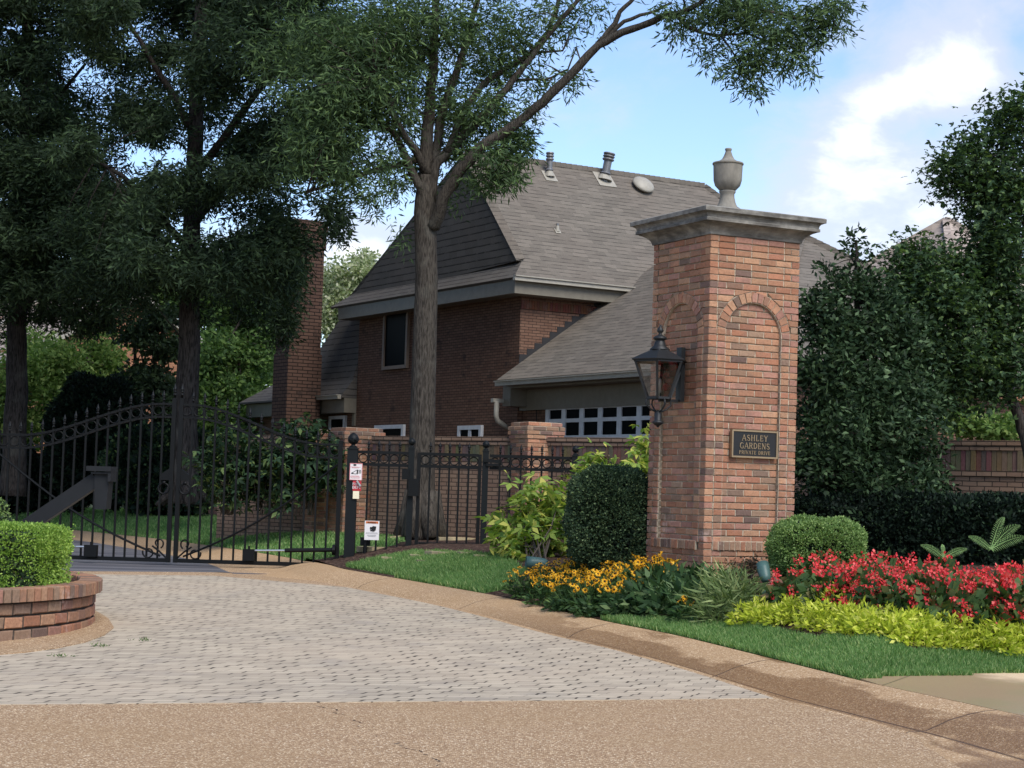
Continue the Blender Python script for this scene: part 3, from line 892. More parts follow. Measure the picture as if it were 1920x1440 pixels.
        sh.raw(V, [(0, 1, 2, 3)] + [(4 + j, 4 + (j + 1) % 4, (j + 1) % 4, j) for j in range(4)], 1, (1, 1, 1))
# fill between bricks deep inside the joints
sh.build('shaft', [M_BRICK, M_MORTAR], pil)
core.build('core', M_MORTAR, pil)
cap = MB()
AXP = (PE1, PE2, Vector((0, 0, 1)))
def sq(mb, prof, c, ax, m=0):          # square moulded profile
    n0 = len(mb.v)
    for hw, z in prof:
        for sx, sy in ((-1, -1), (1, -1), (1, 1), (-1, 1)):
            mb.v.append(tuple(Vector((c.x, c.y, 0)) + ax[0] * sx * hw + ax[1] * sy * hw + Vector((0, 0, z))))
    for i in range(len(prof) - 1):
        for k in range(4):
            a, b = n0 + 4 * i + k, n0 + 4 * i + (k + 1) % 4
            mb.f.append((a, b, b + 4, a + 4)); mb.m.append(m); mb.t.append(None)
    e = n0 + 4 * (len(prof) - 1)
    mb.f.append((e, e + 1, e + 2, e + 3)); mb.m.append(m); mb.t.append(None)
    mb.f.append((n0 + 3, n0 + 2, n0 + 1, n0)); mb.m.append(m); mb.t.append(None)
h = PW / 2
sq(cap, [(h + .014, ZT - .002), (h + .018, ZT + .022), (h + .030, ZT + .045), (h + .055, ZT + .072), (h + .09, ZT + .095), (h + .118, ZT + .106), (h + .118, ZT + .112), (h + .146, ZT + .114), (h + .146, ZT + .142), (h + .136, ZT + .148),
         (h + .140, ZT + .172), (h + .152, ZT + .190), (h + .168, ZT + .196), (h + .168, ZT + .202), (h + .190, ZT + .204), (h + .192, ZT + .246), (h + .175, ZT + .256), (.34, ZT + .290), (.335, ZT + .32), (.30, ZT + .322)], PCEN, AXP)
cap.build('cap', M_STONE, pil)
urn = empty('stone_urn', (PCEN.x, PCEN.y, ZT + .322), 'lidded grey cast stone urn standing on top of the brick pillar', 'urn')
u = MB(); b0 = Vector((PCEN.x, PCEN.y, ZT + .3225))
u.lathe([(r_ * 1.06, z_ * 1.14) for r_, z_ in [(.15, 0), (.155, .02), (.148, .035), (.135, .045), (.105, .06), (.085, .10), (.072, .15), (.07, .185), (.082, .20), (.083, .212), (.07, .218)]], b0, 32)
u.build('foot', M_URN, urn, smooth=True)
u = MB(); u.lathe([(r_ * 1.06, z_ * 1.14) for r_, z_ in [(.06, .216), (.085, .222), (.125, .262), (.14, .31), (.144, .40), (.146, .455), (.146, .46)]], b0, 32)
u.build('bowl', M_URN, urn, smooth=True)
u = MB(); u.lathe([(r_ * 1.06, z_ * 1.14) for r_, z_ in [(.154, .458), (.156, .467), (.150, .476), (.10, .487), (.062, .51), (.042, .545), (.030, .578), (.027, .588), (.034, .594), (.034, .608), (.028, .612)]], b0, 32)
u.build('lid', M_URN, urn, smooth=True)

# ---- name plaque
GL = {  # stroke letters: (x0, y0, x1, y1, width); serif bars are added where a stem ends
 'A': ([(.02, 0, .36, 1, .07), (.36, 1, .72, 0, .13), (.16, .34, .56, .34, .06)], [(.02, 0), (.72, 0)], .76),
 'S': ([(.54, .80, .42, .97, .07), (.42, .97, .2, .97, .08), (.2, .97, .08, .80, .1), (.08, .80, .12, .62, .11), (.12, .62, .48, .40, .14), (.48, .40, .56, .22, .11), (.56, .22, .44, .04, .1), (.44, .04, .2, .03, .08), (.2, .03, .05, .22, .07)], [], .62),
 'H': ([(.12, 0, .12, 1, .13), (.66, 0, .66, 1, .13), (.12, .52, .66, .52, .06)], [(.12, 0), (.12, 1), (.66, 0), (.66, 1)], .8),
 'L': ([(.12, 0, .12, 1, .13), (.12, .03, .56, .03, .07), (.56, .03, .58, .24, .07)], [(.12, 0), (.12, 1)], .64),
 'E': ([(.12, 0, .12, 1, .13), (.12, .03, .56, .03, .07), (.56, .03, .59, .24, .07), (.12, .52, .44, .52, .06), (.44, .42, .44, .62, .06), (.12, .97, .54, .97, .07), (.54, .97, .56, .78, .07)], [(.12, 0), (.12, 1)], .64),
 'Y': ([(.04, 1, .34, .48, .13), (.64, 1, .34, .48, .07), (.34, .5, .34, 0, .13)], [(.04, 1), (.64, 1), (.34, 0)], .70),
 'G': ([(.66, .78, .52, .97, .07), (.52, .97, .28, .97, .08), (.28, .97, .1, .76, .12), (.1, .76, .06, .5, .13), (.06, .5, .1, .24, .13), (.1, .24, .28, .03, .11), (.28, .03, .52, .03, .08), (.52, .03, .64, .12, .08), (.64, .08, .64, .44, .12)], [(.64, .44)], .78),
 'R': ([(.12, 0, .12, 1, .13), (.12, .97, .4, .97, .07), (.4, .97, .56, .86, .1), (.56, .86, .56, .64, .13), (.56, .64, .4, .52, .1), (.4, .52, .12, .52, .06), (.34, .52, .66, 0, .13)], [(.12, 0), (.12, 1), (.66, 0)], .74),
 'D': ([(.12, 0, .12, 1, .13), (.12, .97, .38, .97, .07), (.38, .97, .60, .78, .1), (.60, .78, .66, .5, .13), (.66, .5, .60, .22, .13), (.60, .22, .38, .03, .1), (.38, .03, .12, .03, .07)], [(.12, 0), (.12, 1)], .76),
 'N': ([(.12, 0, .12, 1, .07), (.1, 1, .66, 0, .13), (.66, 0, .66, 1, .07)], [(.12, 0), (.1, 1), (.66, 1)], .8),
 'P': ([(.12, 0, .12, 1, .13), (.12, .97, .4, .97, .07), (.4, .97, .56, .86, .1), (.56, .86, .56, .62, .13), (.56, .62, .4, .5, .1), (.4, .5, .12, .5, .06)], [(.12, 0), (.12, 1)], .64),
 'I': ([(.15, 0, .15, 1, .13)], [(.15, 0), (.15, 1)], .32),
 'V': ([(.04, 1, .36, 0, .13), (.68, 1, .36, 0, .07)], [(.04, 1), (.68, 1)], .74),
 'T': ([(.32, 0, .32, 1, .13), (.04, .97, .60, .97, .07), (.04, .97, .04, .8, .06), (.60, .97, .60, .8, .06)], [(.32, 0)], .66),
 'F': ([(.12, 0, .12, 1, .14), (.12, .96, .54, .96, .12), (.12, .52, .44, .52, .12)], [], .58),
 'W': ([(.04, 1, .24, 0, .14), (.24, 0, .42, .8, .12), (.42, .8, .60, 0, .12), (.60, 0, .82, 1, .14)], [], .88),
 ' ': ([], [], .42)}
def lettering(mb, txt, c, X, Z, out, hgt, gap=.14, raise_=.006, serif=True, m=0, bold=1.0, lsc=1.0):
    """raised letters centred at c in the plane X, Z"""
    Wd = sum(GL[ch][2] * lsc + gap for ch in txt) - gap
    x = -Wd / 2
    for ch in txt:
        st, se, wd = GL[ch]
        for k, (x0, y0, x1, y1, tw) in enumerate(st):
            a = c + X * ((x + x0 * lsc) * hgt) + Z * ((y0 - .5) * hgt); b = c + X * ((x + x1 * lsc) * hgt) + Z * ((y1 - .5) * hgt)
            d = (b - a).normalized()
            e = d * tw * hgt * .25
            mb.bar(a - e + out * (raise_ * .5 + k * .00003), b + e + out * (raise_ * .5 + k * .00003), raise_, tw * hgt * bold, m, side=out)
        if serif:
            for k, (sx, sy) in enumerate(se):
                a = c + X * ((x + (sx - .13) * lsc) * hgt) + Z * ((sy - .5) * hgt); b = a + X * (.26 * hgt)
                mb.bar(a + out * (raise_ * .5 + .0005 + k * .00005), b + out * (raise_ * .5 + .0005 + k * .00005), raise_ * .9, .045 * hgt * bold, m, side=out)
        x += wd * lsc + gap
NOUT = -PE2
def onface(px, py):                    # point on the pillar's right-hand face
    d = ray(px, py)
    k = (PC - EYEP).dot(NOUT) / d.dot(NOUT)
    return EYEP + d * k
PLC = onface(1414, 833) + NOUT * -.006
plaque = empty('name_plaque', PLC, 'dark bronze plaque lettered Ashley Gardens Private Drive on the brick pillar', 'plaque')
PX0, PX1 = onface(1371, 833), onface(1457, 833)
PWD = (PX1 - PX0).length; PHT = .282
Zv = Vector((0, 0, 1))
axf = (PE1, PE2, Zv)
m_ = MB(); m_.box(PLC + NOUT * .0, (PWD - .03, .03, PHT - .03), 0, axf)
m_.build('plate', M_BRONZE, plaque)
m_ = MB(); wf = .017
for s_ in (-1, 1):
    m_.box(PLC + Zv * s_ * (PHT / 2 - wf / 2) + NOUT * .004, (PWD, .042, wf), 0, axf)
    m_.box(PLC + PE1 * s_ * (PWD / 2 - wf / 2) + NOUT * .004, (wf, .041, PHT - 2 * wf), 0, axf)
m_.build('frame', M_GOLD, plaque)
m_ = MB()
lc = PLC + NOUT * .0152
lettering(m_, 'ASHLEY', lc + Zv * .062, PE1, Zv, NOUT, .058, .20, bold=1.1, lsc=1.05)
lettering(m_, 'GARDENS', lc - Zv * .018, PE1, Zv, NOUT, .058, .15, bold=1.1, lsc=1.05)
lettering(m_, 'PRIVATE DRIVE', lc - Zv * .086, PE1, Zv, NOUT, .036, .2, bold=1.2)
m_.build('lettering', M_GOLD, plaque)

# ---- lantern on the left-hand face
LOUT = -PE1
LN0 = onface(1324, 700)
Lc = at(1236, 700, 18.5)
lan = empty('wall_lantern', (Lc.x, Lc.y, at(1236, 790, 18.35).z), 'black glazed carriage lantern bracketed to the brick pillar', 'lantern')
zz = lambda py: at(1236, py, 18.35).z
ZR, ZE, ZG = zz(655), zz(674), zz(745)
m_ = MB()
m_.lathe([(.265, ZE - .010), (.305, ZE - .006), (.312, ZE + .004), (.300, ZE + .012), (.20, ZE + .060), (.115, ZR - .005), (.098, ZR + .012)], (Lc.x, Lc.y, 0), 6, rot=.35)
m_.build('hood', M_COPPER, lan)
m_ = MB()
m_.lathe([(.100, ZR + .0), (.102, ZR + .016), (.066, ZR + .045), (.05, ZR + .09), (.046, ZR + .105), (.062, ZR + .112), (.074, ZR + .125), (.06, ZR + .142), (.034, ZR + .155), (.018, ZR + .165), (.016, ZR + .178), (.032, ZR + .195), (.034, ZR + .21), (.022, ZR + .235), (.008, ZR + .252), (.004, ZR + .26)], (Lc.x, Lc.y, 0), 16)
m_.build('finial', M_COPPER, lan, smooth=True)
R0, R1 = .275, .130
hx = lambda k, r, z: Vector((Lc.x + r * math.cos(.35 + k * math.pi / 3), Lc.y + r * math.sin(.35 + k * math.pi / 3), z))
m_ = MB()
for k in range(6):
    m_.bar(hx(k, R1, ZG), hx(k, R0, ZE), .024, .024)
    m_.bar(hx(k, R1, ZG), hx(k + 1, R1, ZG), .022, .026)
    m_.bar(hx(k, R0, ZE - .012), hx(k + 1, R0, ZE - .012), .02, .022)
m_.build('frame', M_COPPER, lan)
for k in range(6):
    m_ = MB(); m_.poly([hx(k, R1 - .003, ZG + .01), hx(k + 1, R1 - .003, ZG + .01), hx(k + 1, R0 - .003, ZE - .02), hx(k, R0 - .003, ZE - .02)])
    m_.build('glass_pane', M_GLASS, lan)
m_ = MB(); m_.lathe([(.012, ZG), (.012, ZG + .05), (.026, ZG + .06), (.026, ZG + .18), (.022, ZG + .20)], (Lc.x, Lc.y, 0), 12)
m_.build('candle_tube', plain('frosted_tube', S(176, 170, 160), .4), lan, smooth=True)
m_ = MB(); bz = zz(792)
m_.lathe([(.012, bz - .045), (.016, bz - .03), (.03, bz - .022), (.058, bz), (.06, bz + .014), (.042, bz + .022), (.036, bz + .03), (.038, bz + .10), (.028, bz + .118), (.012, bz + .13)], (Lc.x, Lc.y, 0), 16)
m_.build('drip_cup', M_COPPER, lan, smooth=True)
m_ = MB()
for k in range(4):
    a = .4 + k * math.pi / 2
    d = Vector((math.cos(a), math.sin(a), 0))
    b = Vector((Lc.x, Lc.y, 0))
    m_.tube([b + d * .02 + Vector((0, 0, bz + .11)), b + d * .09 + Vector((0, 0, bz + .14)), b + d * .145 + Vector((0, 0, bz + .19)), b + d * .14 + Vector((0, 0, bz + .225)), b + d * .115 + Vector((0, 0, ZG - .005))], .009, 6)
m_.build('scroll_arm', M_COPPER, lan, smooth=True)
fdist = (Lc - PC).dot(LOUT)
bp = Lc - LOUT * fdist
bp = Vector((bp.x, bp.y, 0))
m_ = MB()
bpz = (zz(640) + zz(745)) / 2
m_.box(bp + LOUT * .02 + Vector((0, 0, bpz - .03)), (.05, .09, .56), 0, (LOUT, PE2, Zv))
m_.bar(bp + LOUT * .05 + Vector((0, 0, ZG - .02)), Vector((Lc.x, Lc.y, ZG - .02)), .03, .03)
m_.bar(bp + LOUT * .05 + Vector((0, 0, ZE - .02)), bp + LOUT * (fdist - .2) + Vector((0, 0, ZE - .02)), .03, .03)
m_.build('wall_bracket', M_COPPER, lan)

# ---- planter ring at the left
pts = [onplane(a, b, hd) for a, b in ((0, 1197), (40, 1195), (85, 1190), (120, 1184), (145, 1177), (160, 1174))]
PLR = 2.95
PLX, PLY = -6.74, 16.55
M_MORTARD = mat('dark_mortar', lambda N: pbsdf(N, N.ramp(N.noise(geo(N), 30, 4), [(.3, S(58, 50, 44)), (.7, S(92, 80, 70))]), .95))
plt = empty('brick_planter', (PLX, PLY, hd(PLY)), 'low curved red brick planter ring on the paved drive holding a clipped hedge', 'planter')
rb = MB()
mfp = lambda u_, z, o: Vector((PLX + (PLR + o) * math.cos(u_ / PLR), PLY + (PLR + o) * math.sin(u_ / PLR), z))
zb = hd(PLY) - .03
L0, L1 = -PLR * 2.3, PLR * 1.2
for c in range(3):
    z0 = zb + c * .110 + .007
    x = L0 + (c % 2) * .118 + random.uniform(-.02, .02)
    while x < L1:
        brick(rb, [(x + .009, z0), (x + .225, z0), (x + .225, z0 + .090), (x + .009, z0 + .090)], 0, .095, mfp, btint(.26), mort=.02, bev=.009, jit=.005, pad=.0095)
        x += .236
rb.build('wall', [M_BRICK, M_MORTARD], plt)
rb = MB(); x = L0; zc_ = zb + 3 * .110 + .006
while x < L1:                          # coping of bricks on edge
    t_ = btint(.3)
    a0, a1 = (x + .008) / PLR, (x + .084) / PLR
    jt = random.uniform(-.006, .006)
    P = lambda a, r, z: Vector((PLX + r * math.cos(a), PLY + r * math.sin(a), z))
    ro, ri = PLR + .055 + jt, PLR - .15 + jt
    b = .007
    lo = [P(a0, ri, zc_), P(a0, ro, zc_), P(a1, ro, zc_), P(a1, ri, zc_)]
    mi = [P(a0, ri, zc_ + .112 - b), P(a0, ro, zc_ + .112 - b), P(a1, ro, zc_ + .112 - b), P(a1, ri, zc_ + .112 - b)]
    e = b / PLR
    hi = [P(a0 + e, ri + b, zc_ + .112 + jt * .3), P(a0 + e, ro - b, zc_ + .112 + jt * .3), P(a1 - e, ro - b, zc_ + .112 + jt * .3), P(a1 - e, ri + b, zc_ + .112 + jt * .3)]
    rb.raw(lo + mi + hi, [(3, 2, 1, 0)] + [(k, (k + 1) % 4, 4 + (k + 1) % 4, 4 + k) for k in range(4)] + [(4 + k, 4 + (k + 1) % 4, 8 + (k + 1) % 4, 8 + k) for k in range(4)] + [(8, 9, 10, 11)], 0, t_)
    a0, a1 = x / PLR, (x + .092) / PLR
    lo = [P(a0, ri + .01, zc_), P(a0, ro - .012, zc_), P(a1, ro - .012, zc_), P(a1, ri + .01, zc_)]
    hi = [p + Vector((0, 0, .096)) for p in lo]
    rb.raw(lo + hi, [(0, 1, 5, 4), (1, 2, 6, 5), (2, 3, 7, 6), (3, 0, 4, 7), (4, 5, 6, 7)], 1, (1, 1, 1))
    x += .092
rb.build('coping', [M_BRICK, M_MORTARD], plt)
rb = MB(); rb.lathe([(PLR - .12, zb + .02), (PLR - .12, zc_ + .055), (PLR - .4, zc_ + .07)], (PLX, PLY, 0), 48)
rb.build('soil', M_MULCH, plt)
ap = MB()                              # aggregate apron round the planter
sheet(ap, [(-10.5, 13.3), (-7, 13.35), (-5.2, 13.55), (-4.4, 13.85), (-3.98, 14.1), (-3.76, 14.4), (-3.6, 14.8), (-3.5, 15.3), (-3.48, 15.9), (-3.55, 16.6), (-3.8, 17.5), (-4.15, 18.4), (-4.9, 19.7), (-6, 20.6), (-10.5, 21)], .012, .25, skirt=.02)
tag(ap.build('planter_apron', M_ROAD), kind='structure')

# ------------------------------------------------------------------ garden wall with piers
WA = Vector((2.22 - 7.0, 28 + 7.0 * .756, 0)); WDIR = Vector((1, -.756, 0)).normalized(); WN = Vector((-WDIR.y, WDIR.x, 0)) * -1
WAX = (WDIR, -WN, Zv)
def wpt(px):                           # where the line of sight at this column meets the wall line
    k = (px - 960) / F_PX
    Y = (28 + .756 * 2.22) / (1 + .756 * k)
    return Vector((k * Y, Y, 0))
def zat(px, py, p): return at(px, py, p.y).z
def wall_run(name, pa, pb, ztop, label):
    c = (pa + pb) / 2; L = (pb - pa).length
    zb = min(T(pa.x, pa.y), T(pb.x, pb.y)) - .3
    r = empty(name, (c.x, c.y, zb), label, 'wall')
    m = MB(); m.box((c.x, c.y, (zb + ztop - .08) / 2), (L, .24, ztop - .08 - zb), 0, WAX)
    m.build('wall_body', M_WALL, r)
    m = MB()                           # two projecting courses, a recessed soldier band, one projecting course
    for z, hh, t in ((ztop - .035, .064, .34), (ztop - .103, .064, .30), (ztop - .455, .07, .30)):
        m.box((c.x, c.y, z), (L, t, hh), 0, WAX)
    m.build('projecting_course', M_WALL, r)
    m = MB()
    n = int(L / .073)
    for k in range(n):
        p = pa + WDIR * (L * (k + .5) / n)
        o = .255 + random.choice((0, 0, .006, .012)) + (.03 if k % 9 == 4 else 0)
        m.box((p.x, p.y, ztop - .278), (L / n - .007, o, .272), 0, WAX, btint(.5) and tuple(x * random.uniform(.5, .85) for x in S(120, 100, 84)))
    m.build('soldier_course', M_BRICK, r)
    return r
ZW = 2.32
p700, p597, p380, p2000 = wpt(712), wpt(590), wpt(425), wpt(2050)
gw1 = wall_run('garden_wall', p700, p2000, ZW, 'long brown brick garden wall behind the black fence and the pillar')
gw2 = wall_run('garden_wall', p380, p597, ZW, 'shaded brick garden wall behind the right leaf of the driveway gate')
def pier(pc, ztop, label, W=.62):
    zb = T(pc.x, pc.y) - .3
    r = empty('brick_pier', (pc.x, pc.y, zb), label, 'pier', 'brick piers of the garden wall')
    pb = MB()
    og = [pc - (PE1 + PE2) * W / 2, pc + (PE2 - PE1) * W / 2, pc + (PE1 + PE2) * W / 2, pc + (PE1 - PE2) * W / 2]
    fs = [(og[0], PE1, -PE2), (og[1], -PE2, -PE1), (og[2], -PE1, PE2), (og[3], PE2, PE1)]
    n = int((ztop - zb) / CH)
    for fi, (o0, du, nn) in enumerate(fs):
        o0 = Vector((o0.x, o0.y, 0))
        for c in range(n):
            k = n - 1 - c
            ex = .0 if c >= 4 or c == 0 else (.035 if c < 3 else .02)
            mfq = lambda u_, z, o, o0=o0, du=du, nn=nn, ex=ex: o0 + du * (u_ + (2 * u_ / W - 1) * ex) + nn * (o + ex) + Vector((0, 0, z))
            z0 = ztop - (c + 1) * CH + .005
            full = (k + fi) % 2 == 0
            a, b = (0, W) if full else (.1, W - .1)
            x = a
            while x < b - .02:
                x1 = min(x + .2075, b)
                brick(pb, [(x + (.005 if x > a else 0), z0), (x1 - (.005 if x1 < b else 0), z0), (x1 - (.005 if x1 < b else 0), z0 + .0577), (x + (.005 if x > a else 0), z0 + .0577)], 0, .1, mfq, btint(.2), lim=(.012, W - .012))
                x = x1
    pb.build('shaft', [M_BRICK, M_MORTAR], r)
    m = MB(); m.box((pc.x, pc.y, (zb + ztop) / 2), (W - .14, W - .14, ztop - zb - .05), 0, AXP)
    m.build('core', M_MORTAR, r)
    return r
q = wpt(1012); pier(q - WN * -.05, zat(1010, 793, q), 'square brick pier in front of the white garage windows')
q = wpt(672); pier(q, zat(670, 803, q), 'brick pier behind the post that carries the signs', .7)
q = wpt(612); pier(q, zat(612, 806, q), 'brick pier beside the garden gate, half covered by a shrub', .52)
# scrolled iron gate between the two piers
q = wpt(634)
gg = empty('garden_gate', (q.x, q.y, T(q.x, q.y)), 'narrow scrolled black iron gate between two brick piers', 'gate')
m = MB()
for k in range(7):
    p = q + WDIR * (-.27 + k * .09)
    m.bar((p.x, p.y, T(q.x, q.y) + .05), (p.x, p.y, 2.15 + .12 * math.cos((k - 3) / 3 * 1.4)), .018)
for z in (.95, 2.1): m.bar(tuple(q - WDIR * .3 + Zv * z), tuple(q + WDIR * .3 + Zv * z), .03)
m.build('bars', M_IRON, gg)
m = MB()
for k, z in enumerate((1.15, 1.35, 1.55, 1.75, 1.95)):
    for s_ in (-1, 1): m.ring(tuple(q + WDIR * s_ * .13 + Zv * z), .08, .012, tuple(WN), 14, 5)
m.build('scrollwork', M_IRON, gg)
# ------------------------------------------------------------------ the house
HY = math.radians(31)
HE1 = Vector((math.cos(HY), math.sin(HY), 0)); HE2 = Vector((-math.sin(HY), math.cos(HY), 0))
HC = at(977, 548, 42.0); HC.z = 0
HAX = (HE1, HE2, Zv)
def H(s, t, z): return HC + HE1 * s + HE2 * t + Zv * z
house = empty('brick_house', H(0, 0, .8), 'large dark brick house with steep grey shingle roofs behind the garden wall', 'house')
def hbox(mb, s0, s1, t0, t1, z0, z1, m=0):
    mb.box(H((s0 + s1) / 2, (t0 + t1) / 2, (z0 + z1) / 2), (s1 - s0, t1 - t0, z1 - z0), m, HAX)
ZEAVE = at(966, 520, 41.4).z
m = MB()
hbox(m, 0, 10, 0, 8.45, .5, ZEAVE - .1)
hbox(m, .15, 8.4, -9.2, -.002, .5, 3.62)
hbox(m, .02, 9, 8.452, 15.5, .5, 3.7)
m.build('wall', M_HOUSE, house)
# soldier course under the eave on the right face
m = MB()
n = 130
for k in range(n):
    m.box(H((k + .5) * .072, -.012, ZEAVE - .55), (.062, .04, .2), 0, HAX, tuple(x * random.uniform(.62, .9) for x in S(118, 78, 62)))
m.build('soldier_course', M_BRICK, house)
# main roof: right-hand slope, gable at the left end with a flared skirt
RZ, RTt = 9.72, 2.75
ov = .5
m = MB()
def slab(pts, th=.09, mm=0):
    n = (Vector(pts[1]) - Vector(pts[0])).cross(Vector(pts[2]) - Vector(pts[0])).normalized()
    lo = [Vector(p) - n * th for p in pts]
    k = len(pts)
    m.raw(list(pts) + lo, [tuple(range(k)), tuple(range(k, 2 * k))[::-1]] + [(i, k + i, k + (i + 1) % k, (i + 1) % k) for i in range(k)], mm)
SK = .46                                # height of the skirt
sR = 7.3
slab([H(-.03, 0, ZEAVE + SK), H(10.2, 0, ZEAVE + SK), H(sR, RTt, RZ), H(-.03, RTt, RZ)])
slab([H(-ov, -ov, ZEAVE), H(10.7, -ov, ZEAVE), H(10.2, 0.0, ZEAVE + SK), H(0, 0.0, ZEAVE + SK)], .06)
slab([H(sR, RTt, RZ), H(10.2, 0, ZEAVE + SK), H(10.2, 9, ZEAVE)], .09)
slab([H(-.03, RTt, RZ), H(sR, RTt, RZ), H(10.2, 9.3, ZEAVE + .05), H(-.03, 9.3, ZEAVE + .05)])
m.build('roof', M_SHINGLE, house)
m = MB()
slab([H(-.02, 0, ZEAVE + SK), H(-.02, RTt, RZ - .06), H(-.02, 9.0, ZEAVE + .14), H(-.02, 8.6, ZEAVE + .14)][::-1], .1)
slab([H(-ov, 9.3, ZEAVE), H(-ov, -ov, ZEAVE), H(0, 0, ZEAVE + SK), H(0, 8.5, ZEAVE + SK)], .06)
# band along the long rake
slab([H(-.12, RTt, RZ + .02), H(-.12, 9.35, ZEAVE + .08), H(-.04, 8.75, ZEAVE + .10), H(-.04, RTt, RZ - .4)], .07)
# steep lower roof to the left, closed at both ends
def prism(sec, ta, tb):
    A = [H(q[0], t, q[1]) for q, t in zip(sec, ta)]; Bq = [H(q[0], t, q[1]) for q, t in zip(sec, tb)]
    k = len(sec)
    m.raw(A + Bq, [tuple(range(k)), tuple(range(k, 2 * k))[::-1]] + [(i, k + i, k + (i + 1) % k, (i + 1) % k) for i in range(k)])
prism([(-.45, 3.9), (-.12, 4.35), (.42, ZEAVE + .25), (5, ZEAVE + .25), (5, 3.85), (-.45, 3.85)], [8.47] * 6, [12.6, 12.2, 9.9, 9.9, 12.6, 12.6])
prism([(-.45, 3.9), (1.6, 5.3), (5, 5.3), (5, 3.85), (-.45, 3.85)], [12.62] * 5, [15.6, 14.2, 14.2, 15.6, 15.6])
m.build('gable_shingles', M_SHINGLE_D, house)
m = MB()                                # ridge and hip caps
def caps(a, b, wd=.16, step=.16, up=.03):
    a, b = Vector(a), Vector(b); n = max(2, int((b - a).length / step)); d = (b - a).normalized()
    for k in range(n):
        p = a + (b - a) * ((k + .5) / n)
        m.bar(p - d * step * .55 + Zv * up, p + d * step * .52 + Zv * (up + .012), wd, .035)
caps(H(-.05, 0, ZEAVE + SK), H(-.05, RTt, RZ), .2)
caps(H(-.05, RTt, RZ + .01), H(sR, RTt, RZ + .01))
caps(H(sR, RTt, RZ), H(10.2, 0, ZEAVE + SK))
m.build('ridge_cap', M_SHINGLE, house)
# garage wing roof
WE, WRs, WRz, WTe = 3.92, 4.2, 7.25, -5.0
m = MB()
slab([H(-.55, -9.8, WE), H(WRs, WTe, WRz), H(WRs, .0, WRz), H(-.55, -.02, WE)][::-1])
slab([H(WRs, WTe, WRz), H(9.0, -9.8, WE), H(9.0, 0, WE), H(WRs, 0, WRz)][::-1])
slab([H(-.55, -9.8, WE), H(9.0, -9.8, WE), H(WRs, WTe, WRz)])
m.build('wing_roof', M_SHINGLE, house)
m = MB()
caps(H(WRs, 0, WRz), H(WRs, WTe, WRz)); caps(H(WRs, WTe, WRz), H(9, -9.8, WE)); caps(H(-.55, -9.8, WE), H(WRs, WTe, WRz))
m.build('ridge_cap', M_SHINGLE, house)
m = MB()
caps(H(-.5, -.12, WE + .03), H(3.2, -.12, WE + .03 + 3.7 * (WRz - WE) / (WRs + .55)), .05, .3, .02)
m.build('roof_seam', M_SHINGLE, house)
m = MB()                                # stepped flashing against the right face
sl_ = (WRz - WE) / (WRs + .55)
for k in range(16):
    s0 = -.0 + k * .204
    zt = WE + sl_ * (s0 + .55)
    m.box(H(s0 + .102, -.006, zt + .12), (.204, .02, .42), 0, HAX)
m.build('stepped_flashing', M_DKMET, house)
# trim: soffit boxes, friezes, gutters
m = MB()
hbox(m, -ov + .06, -.002, -ov + .06, 8.9, ZEAVE - .36, ZEAVE - .03)
hbox(m, -.001, 10.6, -ov + .06, -.002, ZEAVE - .36, ZEAVE - .03)
hbox(m, -.42, .148, -9.6, -.02, WE - .12, WE - .03)
hbox(m, .03, .148, -9.2, -.02, WE - .60, WE - .121)
hbox(m, -.42, .03, -.36, -.02, WE - .52, WE - .121)
hbox(m, -.36, .019, 8.47, 12.4, 3.45, 3.84)
hbox(m, -.3, .018, 12.45, 15.4, 3.45, 3.84)
hbox(m, -.05, .018, 8.455, 8.6, 3.1, 3.44)
m.build('eave_trim', M_TRIM, house)
def gutter(a, b, nm='gutter'):
    g = MB(); a, b = Vector(a), Vector(b); d = (b - a).normalized(); o = d.cross(Zv)
    g.bar(a, b, .1, .1, side=Zv)
    g.bar(a + Zv * .055 + o * .02, b + Zv * .055 + o * .02, .025, .14, side=Zv)
    g.build(nm, M_GUTTER, house)
gutter(H(-ov - .03, -ov - .04, ZEAVE - .03), H(10.7, -ov - .04, ZEAVE - .03))
gutter(H(-.60, -.03, WE - .02), H(-.60, -9.8, WE - .02))
gutter(H(-.50, 12.6, 3.86), H(-.50, 8.5, 3.86))
m = MB()
m.box(H(-.45, -.02, WE - .40), (.5, .12, .09), 0, HAX)
m.build('gutter', M_GUTTER, house)
m = MB()
m.tube([H(-.6, -.06, WE - .42), H(-.6, -.06, WE - .75), H(-.56, -.05, WE - .86), H(-.18, -.02, WE - 1.06)], .062, 8)
m.build('downspout', M_GUTTER, house, smooth=True)
m = MB(); m.bar(H(-.1, .12, WE - 1.05), H(-.1, .12, .8), .09, .07); m.build('downspout', plain('brown_downspout', S(74, 52, 44), .6), house)
# chimney
cc = at(561, 600, 50.4); cc.z = 0
m = MB()
cz0, cz1 = .5, at(570, 416, 50.4).z
m.box(cc + Zv * (cz0 + cz1) / 2, (.92, .95, cz1 - cz0), 0, (HE2 * -1, HE1, Zv))
cw = .53
m.box(cc + Zv * (cz1 - .62), (1.0, 1.03, .32), 0, (HE2 * -1, HE1, Zv))
m.box(cc + Zv * (cz1 - .16), (1.05, 1.08, .28), 0, (HE2 * -1, HE1, Zv))
ch_ = m
b_ = at(561, 600, 50.4)
zc0 = at(560, 665, 50.4).z
m.box(cc + Zv * (cz0 + zc0) / 2, (.98, 1.02, zc0 - cz0), 0, (HE2 * -1, HE1, Zv))
m.box(cc - HE1 * .48 - HE2 * -.1 + Zv * (zc0 + cz1 - 1.6) / 2, (.08, .5, cz1 - zc0 - 2.2), 0, HAX)
m.build('chimney', M_CHIM, house)
